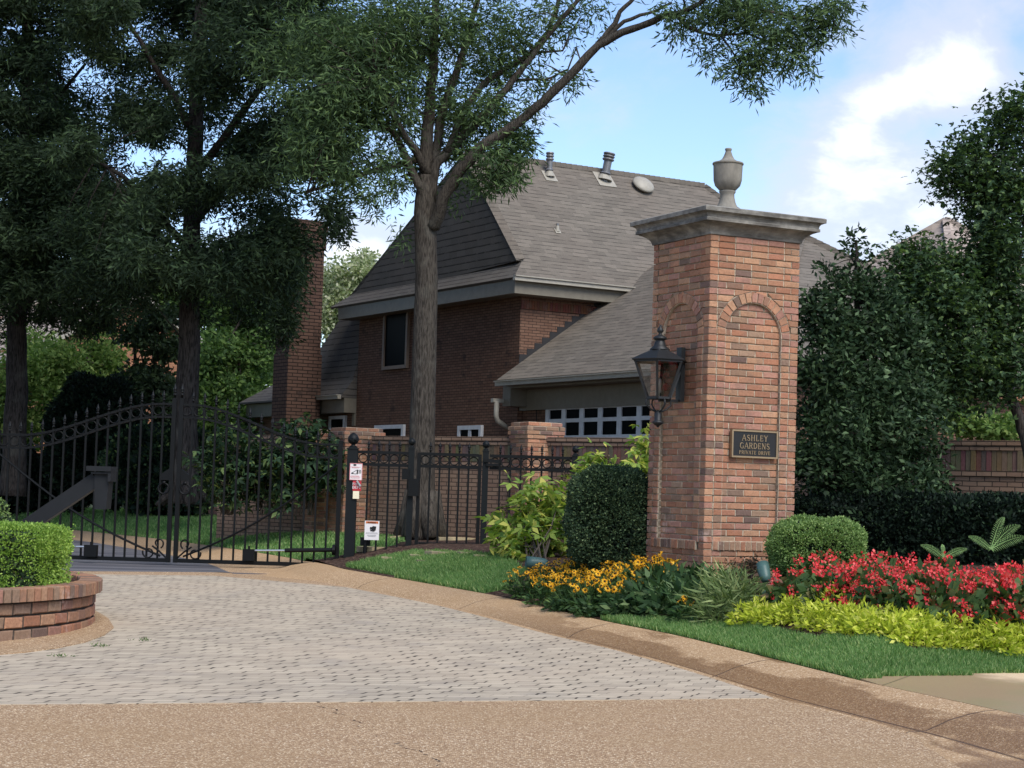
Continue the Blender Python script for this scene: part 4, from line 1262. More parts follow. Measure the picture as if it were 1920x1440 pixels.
# plumbing and flue pipes, dome vent
def roofpt(px, py):                     # on the front slope of the main roof
    n = (H(1, 0, ZEAVE + SK) - H(0, 0, ZEAVE + SK)).cross(H(0, RTt, RZ) - H(0, 0, ZEAVE + SK)).normalized()
    d = ray(px, py)
    return EYEP + d * ((H(0, 0, ZEAVE + SK) - EYEP).dot(n) / d.dot(n)), n
def pipe(px, py, top, r, tilt=0.0, nm='flue_pipe'):
    p, n = roofpt(px, py)
    hgt = (py - top) / 3400 * p.y * .985
    ax = (Zv + RT * tilt).normalized(); X = ax.orthogonal().normalized(); Y = ax.cross(X)
    m = MB()
    m.lathe([(r, -.1), (r, hgt - .12)], p, 16, 0, (X, Y, ax))
    if nm == 'flue_pipe':
        for a in (.2, .12, .05): m.lathe([(r * 1.35, hgt - a - .055), (r * 1.5, hgt - a - .03), (r * 1.35, hgt - a - .005)], p, 16, 0, (X, Y, ax))
        m.lathe([(r * 1.5, .16), (r * 1.05, .2)], p, 16, 0, (X, Y, ax))
    o = m.build(nm, M_PIPE, house)
    m = MB(); e2 = n.cross(HE1)
    m.box(p + n * .012, (r * 5, r * 5.5, .02), 0, (HE1, e2, n))
    m.lathe([(r * 2.0, 0), (r * 1.15, .14)], p, 12, 0, (X, Y, Zv))
    m.build('flashing', M_GUTTER, o)
pipe(1030, 331, 280, .07)
pipe(1133, 337, 280, .105, .17)
pipe(1045, 434, 409, .03, 0, 'vent_pipe')
p, n = roofpt(1203, 352)
e2 = n.cross(HE1)
m = MB(); m.lathe([(.20, .0), (.20, .1)], p, 20, 0, (HE1, e2, n)); m.lathe([(.30, .09), (.31, .11), (.28, .15), (.2, .2), (.1, .225), (.02, .23)], p, 24, 0, (HE1, e2, n))
m.build('roof_vent', M_GUTTER, house, smooth=True)
# windows
def lface(px, py, s=0.0):               # point on the left face of the house
    d = ray(px, py); o = H(s, 0, 0)
    return EYEP + d * ((o - EYEP).dot(HE1) / d.dot(HE1))
def window(px0, px1, py0, py1, frame, s=0.0, cols=1, rows=1, fw=.07, mw=.04, mh=None, lip=.03):
    a, b = lface(px0, (py0 + py1) / 2, s), lface(px1, (py0 + py1) / 2, s)
    t0, t1 = sorted(((a - HC).dot(HE2), (b - HC).dot(HE2)))
    z1 = lface((px0 + px1) / 2, py0, s).z; z0 = lface((px0 + px1) / 2, py1, s).z
    f = MB()
    o = s - lip
    for z in (z0 + fw / 2, z1 - fw / 2): f.box(H(o, (t0 + t1) / 2, z), (.1, t1 - t0, fw), 0, HAX)
    for t in (t0 + fw / 2, t1 - fw / 2): f.box(H(o, t, (z0 + z1) / 2), (.101, fw, z1 - z0 - 2 * fw), 0, HAX)
    for k in range(1, cols): f.box(H(o, t0 + (t1 - t0) * k / cols, (z0 + z1) / 2), (.07, mw, z1 - z0 - 2 * fw), 0, HAX)
    for k in range(1, rows): f.box(H(o, (t0 + t1) / 2, z0 + (z1 - z0) * k / rows), (.066, t1 - t0 - 2 * fw, mh or mw), 0, HAX)
    fo = f.build('window', frame, house)
    g = MB(); g.box(H(o + .012, (t0 + t1) / 2, (z0 + z1) / 2), (.03, t1 - t0 - fw, z1 - z0 - fw), 0, HAX)
    g.build('pane', M_PANE, fo)
window(722, 768, 583, 692, M_TAN, fw=.09)
window(706, 760, 797, 836, M_WHITE, fw=.1)
window(862, 906, 798, 850, M_WHITE, cols=2, fw=.1, mw=.12)
window(620, 650, 780, 826, M_WHITE, s=.02, fw=.09)
window(1027, 1320, 752, 885, M_WHITE, s=.15, cols=8, rows=4, fw=.13, mw=.16, mh=.085)
# cable hanging beside the garage and a small twin floodlight under its eave
m = MB(); p = lface(1006, 735, .1); m.tube([p, p + Vector((.01, 0, -.5)), lface(1006, 790, .1)], .012, 5); m.build('cable', M_DKMET, house)
fl = MB(); p = lface(958, 737, -.2)
for s_ in (-1, 1): fl.lathe([(.03, 0), (.05, .05), (.07, .12), (.06, .13)], p + HE2 * s_ * .09, 12, 0, (HE2, Zv, -HE1))
fl.box(p + HE1 * .02 + Zv * .06, (.1, .2, .06), 0, HAX)
fl.build('floodlight', M_BLACK, house)

# ------------------------------------------------------------------ neighbouring houses
def gable_house(name, label, c, yaw, L, Wd, zw, zr, wallm, roofm, rake=True):
    e1 = Vector((math.cos(yaw), math.sin(yaw), 0)); e2 = Vector((-e1.y, e1.x, 0))
    r = empty(name, (c.x, c.y, .5), label, 'house')
    Q = lambda a, b, z: Vector((c.x, c.y, 0)) + e1 * a + e2 * b + Zv * z
    m = MB()
    h = L / 2; k = Wd / 2
    m.raw([Q(-h, -k, 0), Q(h, -k, 0), Q(h, k, 0), Q(-h, k, 0), Q(-h, -k, zw), Q(h, -k, zw), Q(h, k, zw), Q(-h, k, zw), Q(-h, 0, zr), Q(h, 0, zr)],
          [(0, 1, 5, 4), (2, 3, 7, 6), (1, 2, 6, 9, 5), (3, 0, 4, 8, 7)])
    m.build('wall', wallm, r)
    global_m = MB()
    for s_ in (-1, 1):
        a = [Q(-h - .4, s_ * (k + .4), zw - .3), Q(h + .4, s_ * (k + .4), zw - .3), Q(h + .4, 0, zr + .05), Q(-h - .4, 0, zr + .05)]
        if s_ > 0: a = a[::-1]
        n = (a[1] - a[0]).cross(a[2] - a[0]).normalized()
        lo = [p - n * .15 for p in a]
        global_m.raw(a + lo, [(0, 1, 2, 3), (7, 6, 5, 4)] + [(i, 4 + i, 4 + (i + 1) % 4, (i + 1) % 4) for i in range(4)])
    global_m.build('roof', roofm, r)
    t = MB()
    for e in (-1, 1):
        for s_ in (-1, 1):
            t.bar(Q(e * (h + .42), s_ * (k + .45), zw - .38), Q(e * (h + .42), 0, zr - .02), .12, .3, side=e1)
        if e: t.box(Q(0, e * (k + .42), zw - .42), (L + .8, .1, .22), 0, (e1, e2, Zv))
    t.build('rake_trim', M_GUTTER, r)
    return r, Q
c = at(330, 700, 70)
nh, Q = gable_house('neighbour_house', 'orange brick gabled house in the distance behind the trees on the left', Vector((c.x - 6.0, c.y + 5.6, 0)), math.radians(-45), 11.0, 9.5, at(205, 665, 70).z, at(300, 545, 70).z, M_FARBRICK, M_SHINGLE_F)
c = at(-30, 700, 78)
gable_house('neighbour_house', 'brick house glimpsed at the left edge behind the leftmost trunk', Vector((c.x - 3, c.y, 0)), math.radians(-10), 10.0, 8, at(10, 640, 78).z, at(10, 560, 78).z, M_FARBRICK, M_SHINGLE_F)
def hip_house(name, label, c, yaw, L, Wd, zw, zr, wallm, roofm):
    e1 = Vector((math.cos(yaw), math.sin(yaw), 0)); e2 = Vector((-e1.y, e1.x, 0))
    r = empty(name, (c.x, c.y, .5), label, 'house')
    Q = lambda a, b, z: Vector((c.x, c.y, 0)) + e1 * a + e2 * b + Zv * z
    m = MB(); m.box(Q(0, 0, zw / 2), (L, Wd, zw), 0, (e1, e2, Zv)); m.build('wall', wallm, r)
    h, k = L / 2 + .5, Wd / 2 + .5
    rh = max(h - k, .02)
    m = MB()
    E = [Q(-h, -k, zw), Q(h, -k, zw), Q(h, k, zw), Q(-h, k, zw)]
    R0, R1 = Q(-rh, 0, zr), Q(rh, 0, zr)
    for f in ([E[0], E[1], R1, R0], [E[1], E[2], R1], [E[2], E[3], R0, R1], [E[3], E[0], R0]): m.poly(f)
    m.poly(E[::-1])
    m.build('roof', roofm, r)
    m = MB()
    for a, b in zip(E, E[1:] + E[:1]): m.bar(a - Zv * .1, b - Zv * .1, .16, .2, side=Zv)
    m.build('gutter', M_GUTTER, r)
    m = MB()
    for a, b in ((E[0], R0), (E[3], R0), (E[1], R1), (E[2], R1), (R0, R1)):
        if (a - b).length > .1: m.bar(a + Zv * .04, b + Zv * .04, .22, .07)
    m.build('ridge_cap', roofm, r)
pk = at(1777, 416, 58)
hip_house('neighbour_house', 'brown hip roofed brick house showing above the trees right of the pillar', Vector((pk.x, pk.y, 0)), math.radians(35), 11.0, 10.8, 5.6, pk.z, M_FARBRICK, M_SHINGLE_F)

# ------------------------------------------------------------------ trees
def leaves(C, n, L, W, droop=.35, spread=.16, up=0.0, curl=.0, jitter=.3, dirs=None):
    """C cluster centres (k,3); n leaves radiating from each"""
    k = len(C)
    B = np.repeat(C, n, axis=0)
    N = k * n
    d = RNG.normal(0, 1, (N, 3))
    if dirs is not None: d = d * .6 + np.repeat(dirs, n, axis=0)
    d[:, 2] = d[:, 2] * .7 - droop + up
    d /= np.linalg.norm(d, axis=1)[:, None]
    B = B + d * RNG.random((N, 1)) * spread + RNG.normal(0, spread * .35, (N, 3))
    r = RNG.normal(0, 1, (N, 3)); r[:, 2] *= .5
    s = np.cross(d, r); s /= np.linalg.norm(s, axis=1)[:, None] + 1e-9
    ll = (L * RNG.uniform(1 - jitter, 1 + jitter, N))[:, None]; ww = (W * RNG.uniform(1 - jitter, 1 + jitter, N))[:, None]
    nrm = np.cross(d, s)
    V = np.stack([B, B + d * ll * .45 + s * ww / 2 + nrm * ll * .05, B + d * ll - nrm * ll * curl, B + d * ll * .45 - s * ww / 2 + nrm * ll * .05], 1).reshape(-1, 3)
    return V
def lobed(C, n, L, droop=.3, spread=.12, dirs=None, wide=.42):
    """leaves with three pointed lobes"""
    k = len(C); N = k * n
    d = RNG.normal(0, 1, (N, 3))
    if dirs is not None: d = d * .55 + np.repeat(dirs, n, axis=0)
    d[:, 2] = d[:, 2] * .5 - droop
    d /= np.linalg.norm(d, axis=1)[:, None]
    B = np.repeat(C, n, axis=0) + RNG.normal(0, spread, (N, 3))
    r = np.tile((0, 0, 1.0), (N, 1)) + RNG.normal(0, .45, (N, 3))
    s = np.cross(d, r); s /= np.linalg.norm(s, axis=1)[:, None] + 1e-9
    up = np.cross(s, d)
    ll = (L * RNG.uniform(.7, 1.25, N))[:, None]
    out = []
    for a, f in ((0, 1.0), (.95, .74), (-.95, .74)):
        dd = d * math.cos(a) + s * math.sin(a); ss = s * math.cos(a) - d * math.sin(a)
        e = ll * f
        out.append(np.stack([B, B + dd * e * .5 + ss * e * wide * .5 + up * e * .04, B + dd * e - up * e * .12, B + dd * e * .5 - ss * e * wide * .5 + up * e * .04], 1))
    return np.stack(out, 1).reshape(-1, 3)
def quads(V): return np.arange(len(V)).reshape(-1, 4)
def blob_centres(c, r, n, sub=7, tight=.34, shell=.35):
    """clumpy points inside an ellipsoid"""
    c, r = np.array(c, float), np.array(r, float)
    d = RNG.normal(0, 1, (sub, 3)); d /= np.linalg.norm(d, axis=1)[:, None]
    sc = d * (RNG.random((sub, 1)) ** shell)
    ids = RNG.integers(0, sub, n)
    p = sc[ids] + RNG.normal(0, tight, (n, 3))
    l = np.linalg.norm(p, axis=1)
    p = p[l < 1.25]
    return c + p * r
def pxblob(px, py, Y, rx, ry, rd_, n, **kw):
    c = at(px, py, Y)
    return blob_centres((c.x, c.y, c.z), (rx * Y / F_PX, rd_, ry * Y / F_PX), n, **kw)
def limb(mb, pts, Y, r0, r1, n=8, dY=0.0, jit=.06, base=None):
    P = []
    for i, (px, py) in enumerate(pts):
        f = i / (len(pts) - 1)
        P.append(at(px, py, Y + dY * f))
    if base is not None: P[0] = base
    # finer, slightly crooked
    Q, R = [P[0]], [r0]
    for i in range(1, len(P)):
        for k in (1, 2, 3):
            f = k / 3
            q = P[i - 1].lerp(P[i], f)
            if f < 1: q = q + Vector((random.uniform(-1, 1), random.uniform(-1, 1), random.uniform(-1, 1))) * (P[i] - P[i - 1]).length * .03
            Q.append(q); R.append(r0 + (r1 - r0) * ((i - 1 + f) / (len(P) - 1)) ** .85)
    mb.tube(Q, R, n, jit=jit)
    return Q
def twigs(mb, anchors, C, n, r=.012, maxd=2.2):
    A = np.array([tuple(a) for a in anchors])
    for c in C[RNG.integers(0, len(C), n)]:
        d = np.linalg.norm(A - c, axis=1)
        j = int(np.argmin(d + RNG.random(len(A)) * .8))
        if d[j] > maxd or d[j] < .15: continue
        a = Vector(A[j]); b = Vector(c)
        mid = a.lerp(b, .5) + Vector((random.uniform(-.1, .1), random.uniform(-.1, .1), random.uniform(.0, .22))) * d[j] * .6
        mb.tube([a, mid, b], [r * 1.6, r, r * .4], 5)
def tree(name, label, base, trunk_fn, blobs, leaf, lm, bark_m, n_leaf=9, L=.12, W=.03, ntw=120, droop=.4, group=None, spread=.16, cat='tree', tw=.012, star=False, **kw):
    r = empty(name, base, label, cat, group)
    mb = MB(); anchors = trunk_fn(mb)
    C = np.concatenate([pxblob(*b) for b in blobs])
    if ntw: twigs(mb, anchors, C, ntw, tw)
    mb.build('trunk', bark_m, r, smooth=True)
    V = lobed(C, n_leaf, L, droop, spread, wide=.5) if star else leaves(C, n_leaf, L, W, droop=droop, spread=spread, **kw)
    npmesh('crown', V, quads(V), lm, r)
    return r
# T1: the willow oak in front of the house
Y1 = 29.2
def t1(mb):
    A = []
    tp = [(785, 1012, .34), (786, 985, .31), (788, 945, .262), (790, 870, .232), (792, 790, .222), (794, 720, .216), (796, 650, .21), (798, 580, .204), (800, 520, .198), (799, 470, .194), (798, 430, .195), (797, 400, .196), (797, 375, .178), (798, 350, .15), (800, 318, .115)]
    P = [at(a, b, Y1) for a, b, c in tp]
    Q, R = [], []
    for k in range(len(P) - 1):
        for f in (0, .33, .67):
            Q.append(P[k].lerp(P[k + 1], f)); R.append(.93 * (tp[k][2] * (1 - f) + tp[k + 1][2] * f))
    mb.tube(Q, R, 18, jit=.025)
    A += Q[-10:]
    b = at(790, 985, Y1)
    for a in np.linspace(0, 6.28, 7)[:-1]:      # root flare
        d = Vector((math.cos(a), math.sin(a), 0))
        mb.tube([b + Zv * .55 + d * .16, b + d * .22 + Zv * .12, b + d * .34 - Zv * .2], [.13, .15, .12], 9, jit=.03)
    A += limb(mb, [(796, 400), (788, 352), (768, 313), (748, 265), (733, 243), (708, 238), (680, 240)], Y1, .09, .03, dY=-.6)
    A += limb(mb, [(806, 330), (780, 284), (757, 253), (735, 213), (722, 187), (700, 150)], Y1, .08, .03, dY=-1.2)
    A += limb(mb, [(797, 395), (798, 335), (800, 267), (806, 200), (813, 100), (817, 0), (820, -160)], Y1, .15, .05, dY=.4)
    A += limb(mb, [(803, 370), (813, 300), (833, 200), (865, 110), (890, 20), (915, -100)], Y1, .1, .04, dY=.8)
    A += limb(mb, [(806, 380), (818, 305), (857, 267), (905, 217), (950, 167), (983, 123), (1027, 67), (1067, 20), (1110, -30)], Y1, .1, .03, dY=.2)
    A += limb(mb, [(838, 285), (873, 200), (900, 163), (950, 127), (1000, 97), (1030, 57), (1045, 10), (1060, -40)], Y1, .07, .03, dY=.8)
    big = limb(mb, [(812, 425), (822, 405), (832, 367), (863, 317), (900, 277), (967, 233), (1017, 193), (1067, 143), (1122, 85), (1167, 60), (1217, 43), (1245, 30), (1286, 21), (1311, 7), (1345, -25)], Y1 - .1, .115, .032, 10, dY=-1.6)
    A += big
    A += limb(mb, [(1122, 82), (1153, 45), (1162, 22), (1190, -5), (1230, -60)], Y1 - 1.0, .05, .025, dY=-.2)
    A += limb(mb, [(1130, 77), (1170, 40), (1215, 25), (1260, 5)], Y1 - 1.0, .04, .02, dY=-.2)
    A += limb(mb, [(1268, 28), (1290, 50), (1311, 60), (1353, 67), (1400, 62), (1450, 80), (1500, 110)], Y1 - 1.4, .04, .012, 6, dY=-.3)
    A += limb(mb, [(1335, -15), (1400, 10), (1460, 25), (1520, 40), (1570, 55)], Y1 - 1.6, .035, .01, 6, dY=-.3)
    A += limb(mb, [(1353, 67), (1375, 100), (1400, 140), (1415, 160)], Y1 - 1.6, .02, .006, 5)
    A += limb(mb, [(780, 300), (727, 313), (693, 323), (633, 342), (600, 353), (575, 362)], Y1, .06, .02, 6, dY=-1.2)
    A += limb(mb, [(1000, 97), (1055, 95), (1070, 60), (1090, 30)], Y1 + .3, .025, .01, 6)
    A += limb(mb, [(905, 217), (960, 150), (1020, 150), (1065, 130), (1080, 90)], Y1 + .3, .03, .012, 6)
    return A
B1 = [(655, 120, 28.3, 85, 80, 1.0, 595), (610, 180, 28.2, 80, 80, .9, 510), (700, 185, 28.4, 70, 60, .8, 382), (640, 245, 28.3, 80, 55, .8, 357), (560, 90, 28.6, 90, 90, 1, 425),
      (590, 290, 28.2, 70, 50, .7, 221), (690, 40, 28.6, 90, 70, 1, 425), (720, 285, 28.5, 45, 40, .6, 78), (690, 340, 28.3, 50, 35, .5, 93), (640, 322, 28.2, 40, 35, .5, 68),
      (740, 330, 28.8, 30, 40, .4, 30), (752, 440, 29.3, 14, 30, .3, 15), (712, 396, 28.9, 20, 22, .3, 8),
      (760, 60, 29.2, 80, 80, 1.2, 372), (830, 60, 29.6, 80, 80, 1.2, 288), (800, 150, 29.8, 90, 60, 1, 198), (760, 190, 29, 50, 50, .7, 120), (740, 120, 28.6, 50, 50, .7, 156),
      (890, 80, 29.8, 70, 70, 1, 198), (900, 150, 29.8, 60, 50, .8, 120), (860, 215, 29.6, 60, 40, .7, 90), (940, 60, 29.6, 60, 50, .9, 126), (985, 45, 29.5, 55, 40, .8, 84),
      (960, 120, 29.6, 60, 35, .7, 78), (1010, 115, 29.6, 40, 40, .5, 36), (1050, 75, 29.5, 40, 50, .5, 36), (1060, 20, 29.5, 50, 30, .6, 54), (1105, 15, 29.3, 40, 25, .5, 24),
      (1000, 160, 29.5, 40, 20, .4, 24), (1050, 150, 29.5, 40, 16, .4, 20), (1085, 148, 28.9, 18, 22, .3, 14), (930, 190, 29.5, 50, 30, .6, 48), (1120, 60, 29.4, 18, 18, .3, 6),
      (930, 300, 29.0, 60, 32, .7, 180), (965, 270, 29.0, 40, 30, .6, 96), (900, 335, 28.9, 40, 26, .5, 66), (950, 335, 28.9, 40, 20, .5, 54), (985, 255, 29.1, 22, 26, .4, 30), (880, 265, 29.3, 60, 40, .6, 84),
      (915, 240, 29.5, 60, 30, .6, 54), (770, 340, 29.8, 60, 60, .7, 54), (740, 250, 29.7, 60, 60, .7, 72), (850, 330, 29.6, 30, 60, .5, 30),
      (1300, 15, 27.6, 60, 26, .5, 76), (1275, 55, 27.6, 30, 26, .4, 27), (1340, 55, 27.6, 50, 40, .5, 85), (1390, 30, 27.5, 60, 35, .6, 144), (1450, 30, 27.4, 60, 45, .6, 178), (1500, 50, 27.4, 50, 45, .5, 144),
      (1430, 90, 27.4, 50, 35, .5, 110), (1390, 120, 27.4, 36, 34, .4, 68), (1415, 158, 27.4, 22, 18, .3, 28), (1485, 105, 27.3, 36, 26, .4, 59), (1510, 125, 27.3, 16, 14, .3, 17), (1545, 30, 27.3, 40, 35, .4, 76), (1590, 58, 27.3, 16, 10, .2, 7),
      (1245, 20, 27.8, 22, 18, .3, 13), (1330, 105, 27.5, 18, 20, .3, 15), (1560, 0, 27.3, 40, 30, .4, 59), (1350, -30, 27.6, 160, 40, 1, 170),
      (825, 270, 29.8, 50, 40, .4, 50), (775, 300, 29.7, 30, 30, .3, 30), (860, 240, 29.8, 44, 34, .4, 50), (930, 215, 29.8, 44, 26, .4, 60), (1000, 200, 28.6, 26, 18, .3, 24), (880, 190, 28.9, 50, 36, .5, 110), (700, -160, 29, 250, 160, 3.2, 1000), (950, -140, 29.8, 220, 130, 3, 700)]
for k in range(14):  # unseen crown above the frame, added to darken the house and gate
    B1.append((RNG.uniform(480, 1000), RNG.uniform(-800, -170), Y1 + RNG.uniform(-1, 6), 190, 140, 2.0, 520))
tree('willow_oak', 'tall willow oak with grey trunk before the house and a long limb rising right', at(786, 1000, Y1), t1, B1, None, L_OAK, M_BARK, 8, .135, .026, 420, .6, 'willow oaks along the drive')
# T2 and T3: two darker oaks beyond the gate
Y2 = 36.5
def t2(mb):
    A = limb(mb, [(345, 945), (347, 915), (349, 850), (352, 700), (355, 560), (360, 400), (368, 200), (378, 0), (385, -150)], Y2, .33, .1, 14, jit=.03)
    b = at(346, 930, Y2)
    for a in np.linspace(0, 6.28, 6)[:-1]:
        d = Vector((math.cos(a), math.sin(a), 0))
        mb.tube([b + Zv * .4 + d * .14, b + d * .33 + Zv * .05, b + d * .6 - Zv * .2], [.12, .1, .04], 7)
    for pts, dy in (([(356, 480), (300, 400), (230, 330), (150, 280)], -2), ([(358, 430), (420, 350), (490, 290), (560, 250)], -2), ([(362, 330), (440, 230), (520, 120), (560, 20)], -3),
                    ([(366, 250), (300, 140), (240, 40)], -1), ([(352, 540), (420, 500), (480, 470), (520, 480)], -1), ([(366, 60), (395, 120), (405, 70), (430, 0)], 1)):
        A += limb(mb, pts, Y2, .1, .03, 7, dY=dy)
    return A
B2 = []
for k in range(104):
    px, py = RNG.uniform(140, 640), RNG.uniform(-60, 500)
    if px > 540 and py > 340: continue
    B2.append((px, py, Y2 + RNG.uniform(-3.6, 2.4), RNG.uniform(45, 80), RNG.uniform(35, 60), .9, int(RNG.uniform(120, 230))))
for k in range(26):  # more unseen canopy overhead, added for the shade it casts
    B2.append((RNG.uniform(150, 800), RNG.uniform(-800, -110), Y2 + RNG.uniform(-3, 7), 150, 120, 2.0, 480))
B2 += [(300, 520, Y2 - 1, 70, 40, .8, 200), (250, 555, Y2 - 1, 40, 40, .6, 130), (480, 540, Y2 + 2, 60, 60, .8, 210), (540, 470, Y2 - 2, 60, 70, .8, 330), (525, 560, Y2 + 4, 35, 80, .6, 330), (535, 500, Y2 - 1, 30, 60, .6, 180),
       (630, 410, Y2 - 3, 24, 42, .5, 100), (612, 385, Y2 - 3, 26, 24, .4, 50), (420, 520, Y2 + 1, 50, 40, .6, 90), (370, 560, Y2, 50, 40, .6, 70), (640, 372, Y2 - 3, 20, 30, .5, 40)]
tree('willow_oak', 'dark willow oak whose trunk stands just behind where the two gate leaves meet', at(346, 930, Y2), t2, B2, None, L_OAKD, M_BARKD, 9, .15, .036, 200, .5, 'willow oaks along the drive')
Y3 = 41.0
def t3(mb):
    A = limb(mb, [(24, 930), (26, 880), (28, 780), (32, 640), (33, 560), (34, 460), (40, 300), (50, 100), (55, -80)], Y3, .32, .1, 12, jit=.04)
    A += limb(mb, [(38, 590), (62, 552), (100, 528), (135, 505), (170, 478), (215, 440), (265, 380), (300, 300)], Y3, .13, .04, 8, dY=-1)
    for pts, dy in (([(34, 470), (10, 400), (-40, 330)], -2), ([(40, 300), (90, 200), (160, 120)], -2), ([(20, 60), (70, 110), (120, 150)], -2), ([(44, 250), (100, 230), (200, 240)], 1)):
        A += limb(mb, pts, Y3, .09, .03, 7, dY=dy)
    return A
B3 = []
for k in range(74):
    px, py = RNG.uniform(-80, 270), RNG.uniform(-60, 570)
    B3.append((px, py, Y3 + RNG.uniform(-3.5, 3), RNG.uniform(40, 75), RNG.uniform(32, 58), .9, int(RNG.uniform(110, 210))))
for k in range(44):  # unseen foliage left of the frame, added to shade the house wall
    B3.append((RNG.uniform(-900, -90), RNG.uniform(-500, 760), Y3 + RNG.uniform(-10, 6), 150, 120, 1.8, 420))
for k in range(16):  # unseen upper crown, added to block sky light from the left
    B3.append((RNG.uniform(-500, 300), RNG.uniform(-700, -100), Y3 + RNG.uniform(-4, 6), 150, 120, 1.8, 420))
B3 += [(x_, y_, Y3 - 2.5, 46, 42, .9, 130) for x_ in (-20, 30, 80) for y_ in (20, 110, 200, 290, 380, 460, 530)]
B3 += [(130, 580, Y3 - 1, 60, 40, .7, 190), (190, 600, Y3 - 1, 45, 34, .6, 150), (80, 590, Y3, 50, 30, .6, 120), (230, 540, Y3, 30, 50, .6, 110), (10, 600, Y3, 30, 60, .6, 80)]
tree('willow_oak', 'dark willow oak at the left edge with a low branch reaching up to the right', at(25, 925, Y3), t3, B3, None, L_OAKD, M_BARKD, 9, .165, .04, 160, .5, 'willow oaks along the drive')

def simple_tree(name, label, px, base_py, Y, blobs, lm, bk, n_leaf=8, L=.1, W=.05, ntw=80, r=.06, top=None, group=None, **kw):
    top = top or (px, min(b[1] for b in blobs))
    def fn(mb):
        A = limb(mb, [(px, base_py), (px + 2, (base_py * 2 + top[1]) / 3), ((px + top[0]) / 2, (base_py + top[1] * 2) / 3), top], Y, r, r * .3, 8)
        for b in blobs[:14]:
            j = len(A) // 2
            s = A[random.randint(max(1, j - 3), len(A) - 2)]
            e = at(b[0], b[1], b[2])
            mb.tube([s, s.lerp(e, .5) + Zv * .15, e], [r * .5, r * .35, r * .12], 6)
            A.append(s.lerp(e, .5)); A.append(e)
        return A
    return tree(name, label, at(px, base_py, Y), fn, blobs, None, lm, bk, n_leaf, L, W, ntw, group=group, **kw)
# light green ornamental trees, left background
simple_tree('ornamental_tree', 'bright yellow green tree left of the dark clipped evergreen', 130, 880, 52, [(110, 690, 52, 60, 45, 1.4, 420), (170, 660, 53, 55, 45, 1.4, 380), (75, 720, 51, 40, 50, 1.2, 300), (110, 780, 51, 60, 40, 1.2, 300), (190, 720, 53, 40, 40, 1, 200), (60, 660, 53, 40, 40, 1.2, 200), (140, 735, 52, 50, 40, 1.2, 260)], L_BRIGHT, M_TWIG, 9, .17, .07, 80, .08, droop=.1, spread=.22, group='light green ornamental trees')
simple_tree('ornamental_tree', 'bright yellow green shrubby tree beside the leftmost trunk', 0, 880, 50, [(0, 740, 50, 30, 60, 1, 300), (5, 800, 50, 34, 40, 1, 220), (55, 800, 51, 34, 40, 1, 200)], L_BRIGHT, M_TWIG, 9, .17, .07, 30, .06, droop=.1, spread=.22, group='light green ornamental trees')
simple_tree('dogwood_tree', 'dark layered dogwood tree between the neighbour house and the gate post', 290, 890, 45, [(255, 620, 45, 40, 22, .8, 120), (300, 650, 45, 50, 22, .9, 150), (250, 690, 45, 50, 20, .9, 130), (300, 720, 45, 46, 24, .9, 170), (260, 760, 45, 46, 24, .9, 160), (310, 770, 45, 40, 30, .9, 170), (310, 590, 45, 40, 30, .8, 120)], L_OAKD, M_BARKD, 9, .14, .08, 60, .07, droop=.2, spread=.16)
simple_tree('leafy_tree', 'mid green leafy tree left of the chimney', 440, 860, 58, [(430, 560, 58, 60, 50, 1.5, 420), (490, 600, 58, 50, 60, 1.4, 420), (410, 650, 57, 50, 50, 1.4, 380), (470, 680, 58, 60, 50, 1.4, 420), (500, 520, 58, 40, 40, 1.3, 240), (400, 720, 57, 40, 40, 1.2, 260), (400, 790, 56, 60, 40, 1.2, 380), (460, 800, 56, 60, 40, 1.2, 340), (360, 770, 56, 40, 50, 1.2, 260), (450, 740, 57, 50, 40, 1.2, 300)], L_MID, M_BARKD, 9, .18, .09, 80, .1, droop=.2, spread=.22)
simple_tree('crape_myrtle', 'crape myrtle with pale blossom between the chimney and the gable', 640, 760, 66, [(640, 530, 66, 40, 40, 1.4, 420), (690, 510, 66, 30, 30, 1.2, 300), (615, 570, 66, 30, 50, 1.2, 300), (660, 570, 66, 50, 50, 1.4, 360), (625, 620, 66, 30, 50, 1.2, 200)], L_CRAPE, M_TWIG, 9, .17, .09, 90, .08, droop=0, spread=.24)
# distant trees closing the gaps
for k, (px, py, Y, rx, ry, nn) in enumerate(((350, 620, 84, 150, 130, 2600), (60, 600, 92, 120, 110, 1800), (520, 660, 80, 60, 80, 1100), (-60, 700, 80, 70, 110, 900))):
    simple_tree('distant_tree', ('broad green tree far behind the gate', 'broad green tree far off at the upper left', 'green tree far off beside the chimney', 'green tree far off past the left edge')[k], px, 880, Y,
                [(px + RNG.uniform(-rx, rx) * .7, py + RNG.uniform(-ry, ry) * .6, Y + RNG.uniform(-2, 2), rx * .5, ry * .45, 2.2, nn // 6) for _ in range(6)], L_MID, M_BARKD, 7, .3, .16, 40, .16, droop=.1, spread=.35, group='distant trees')
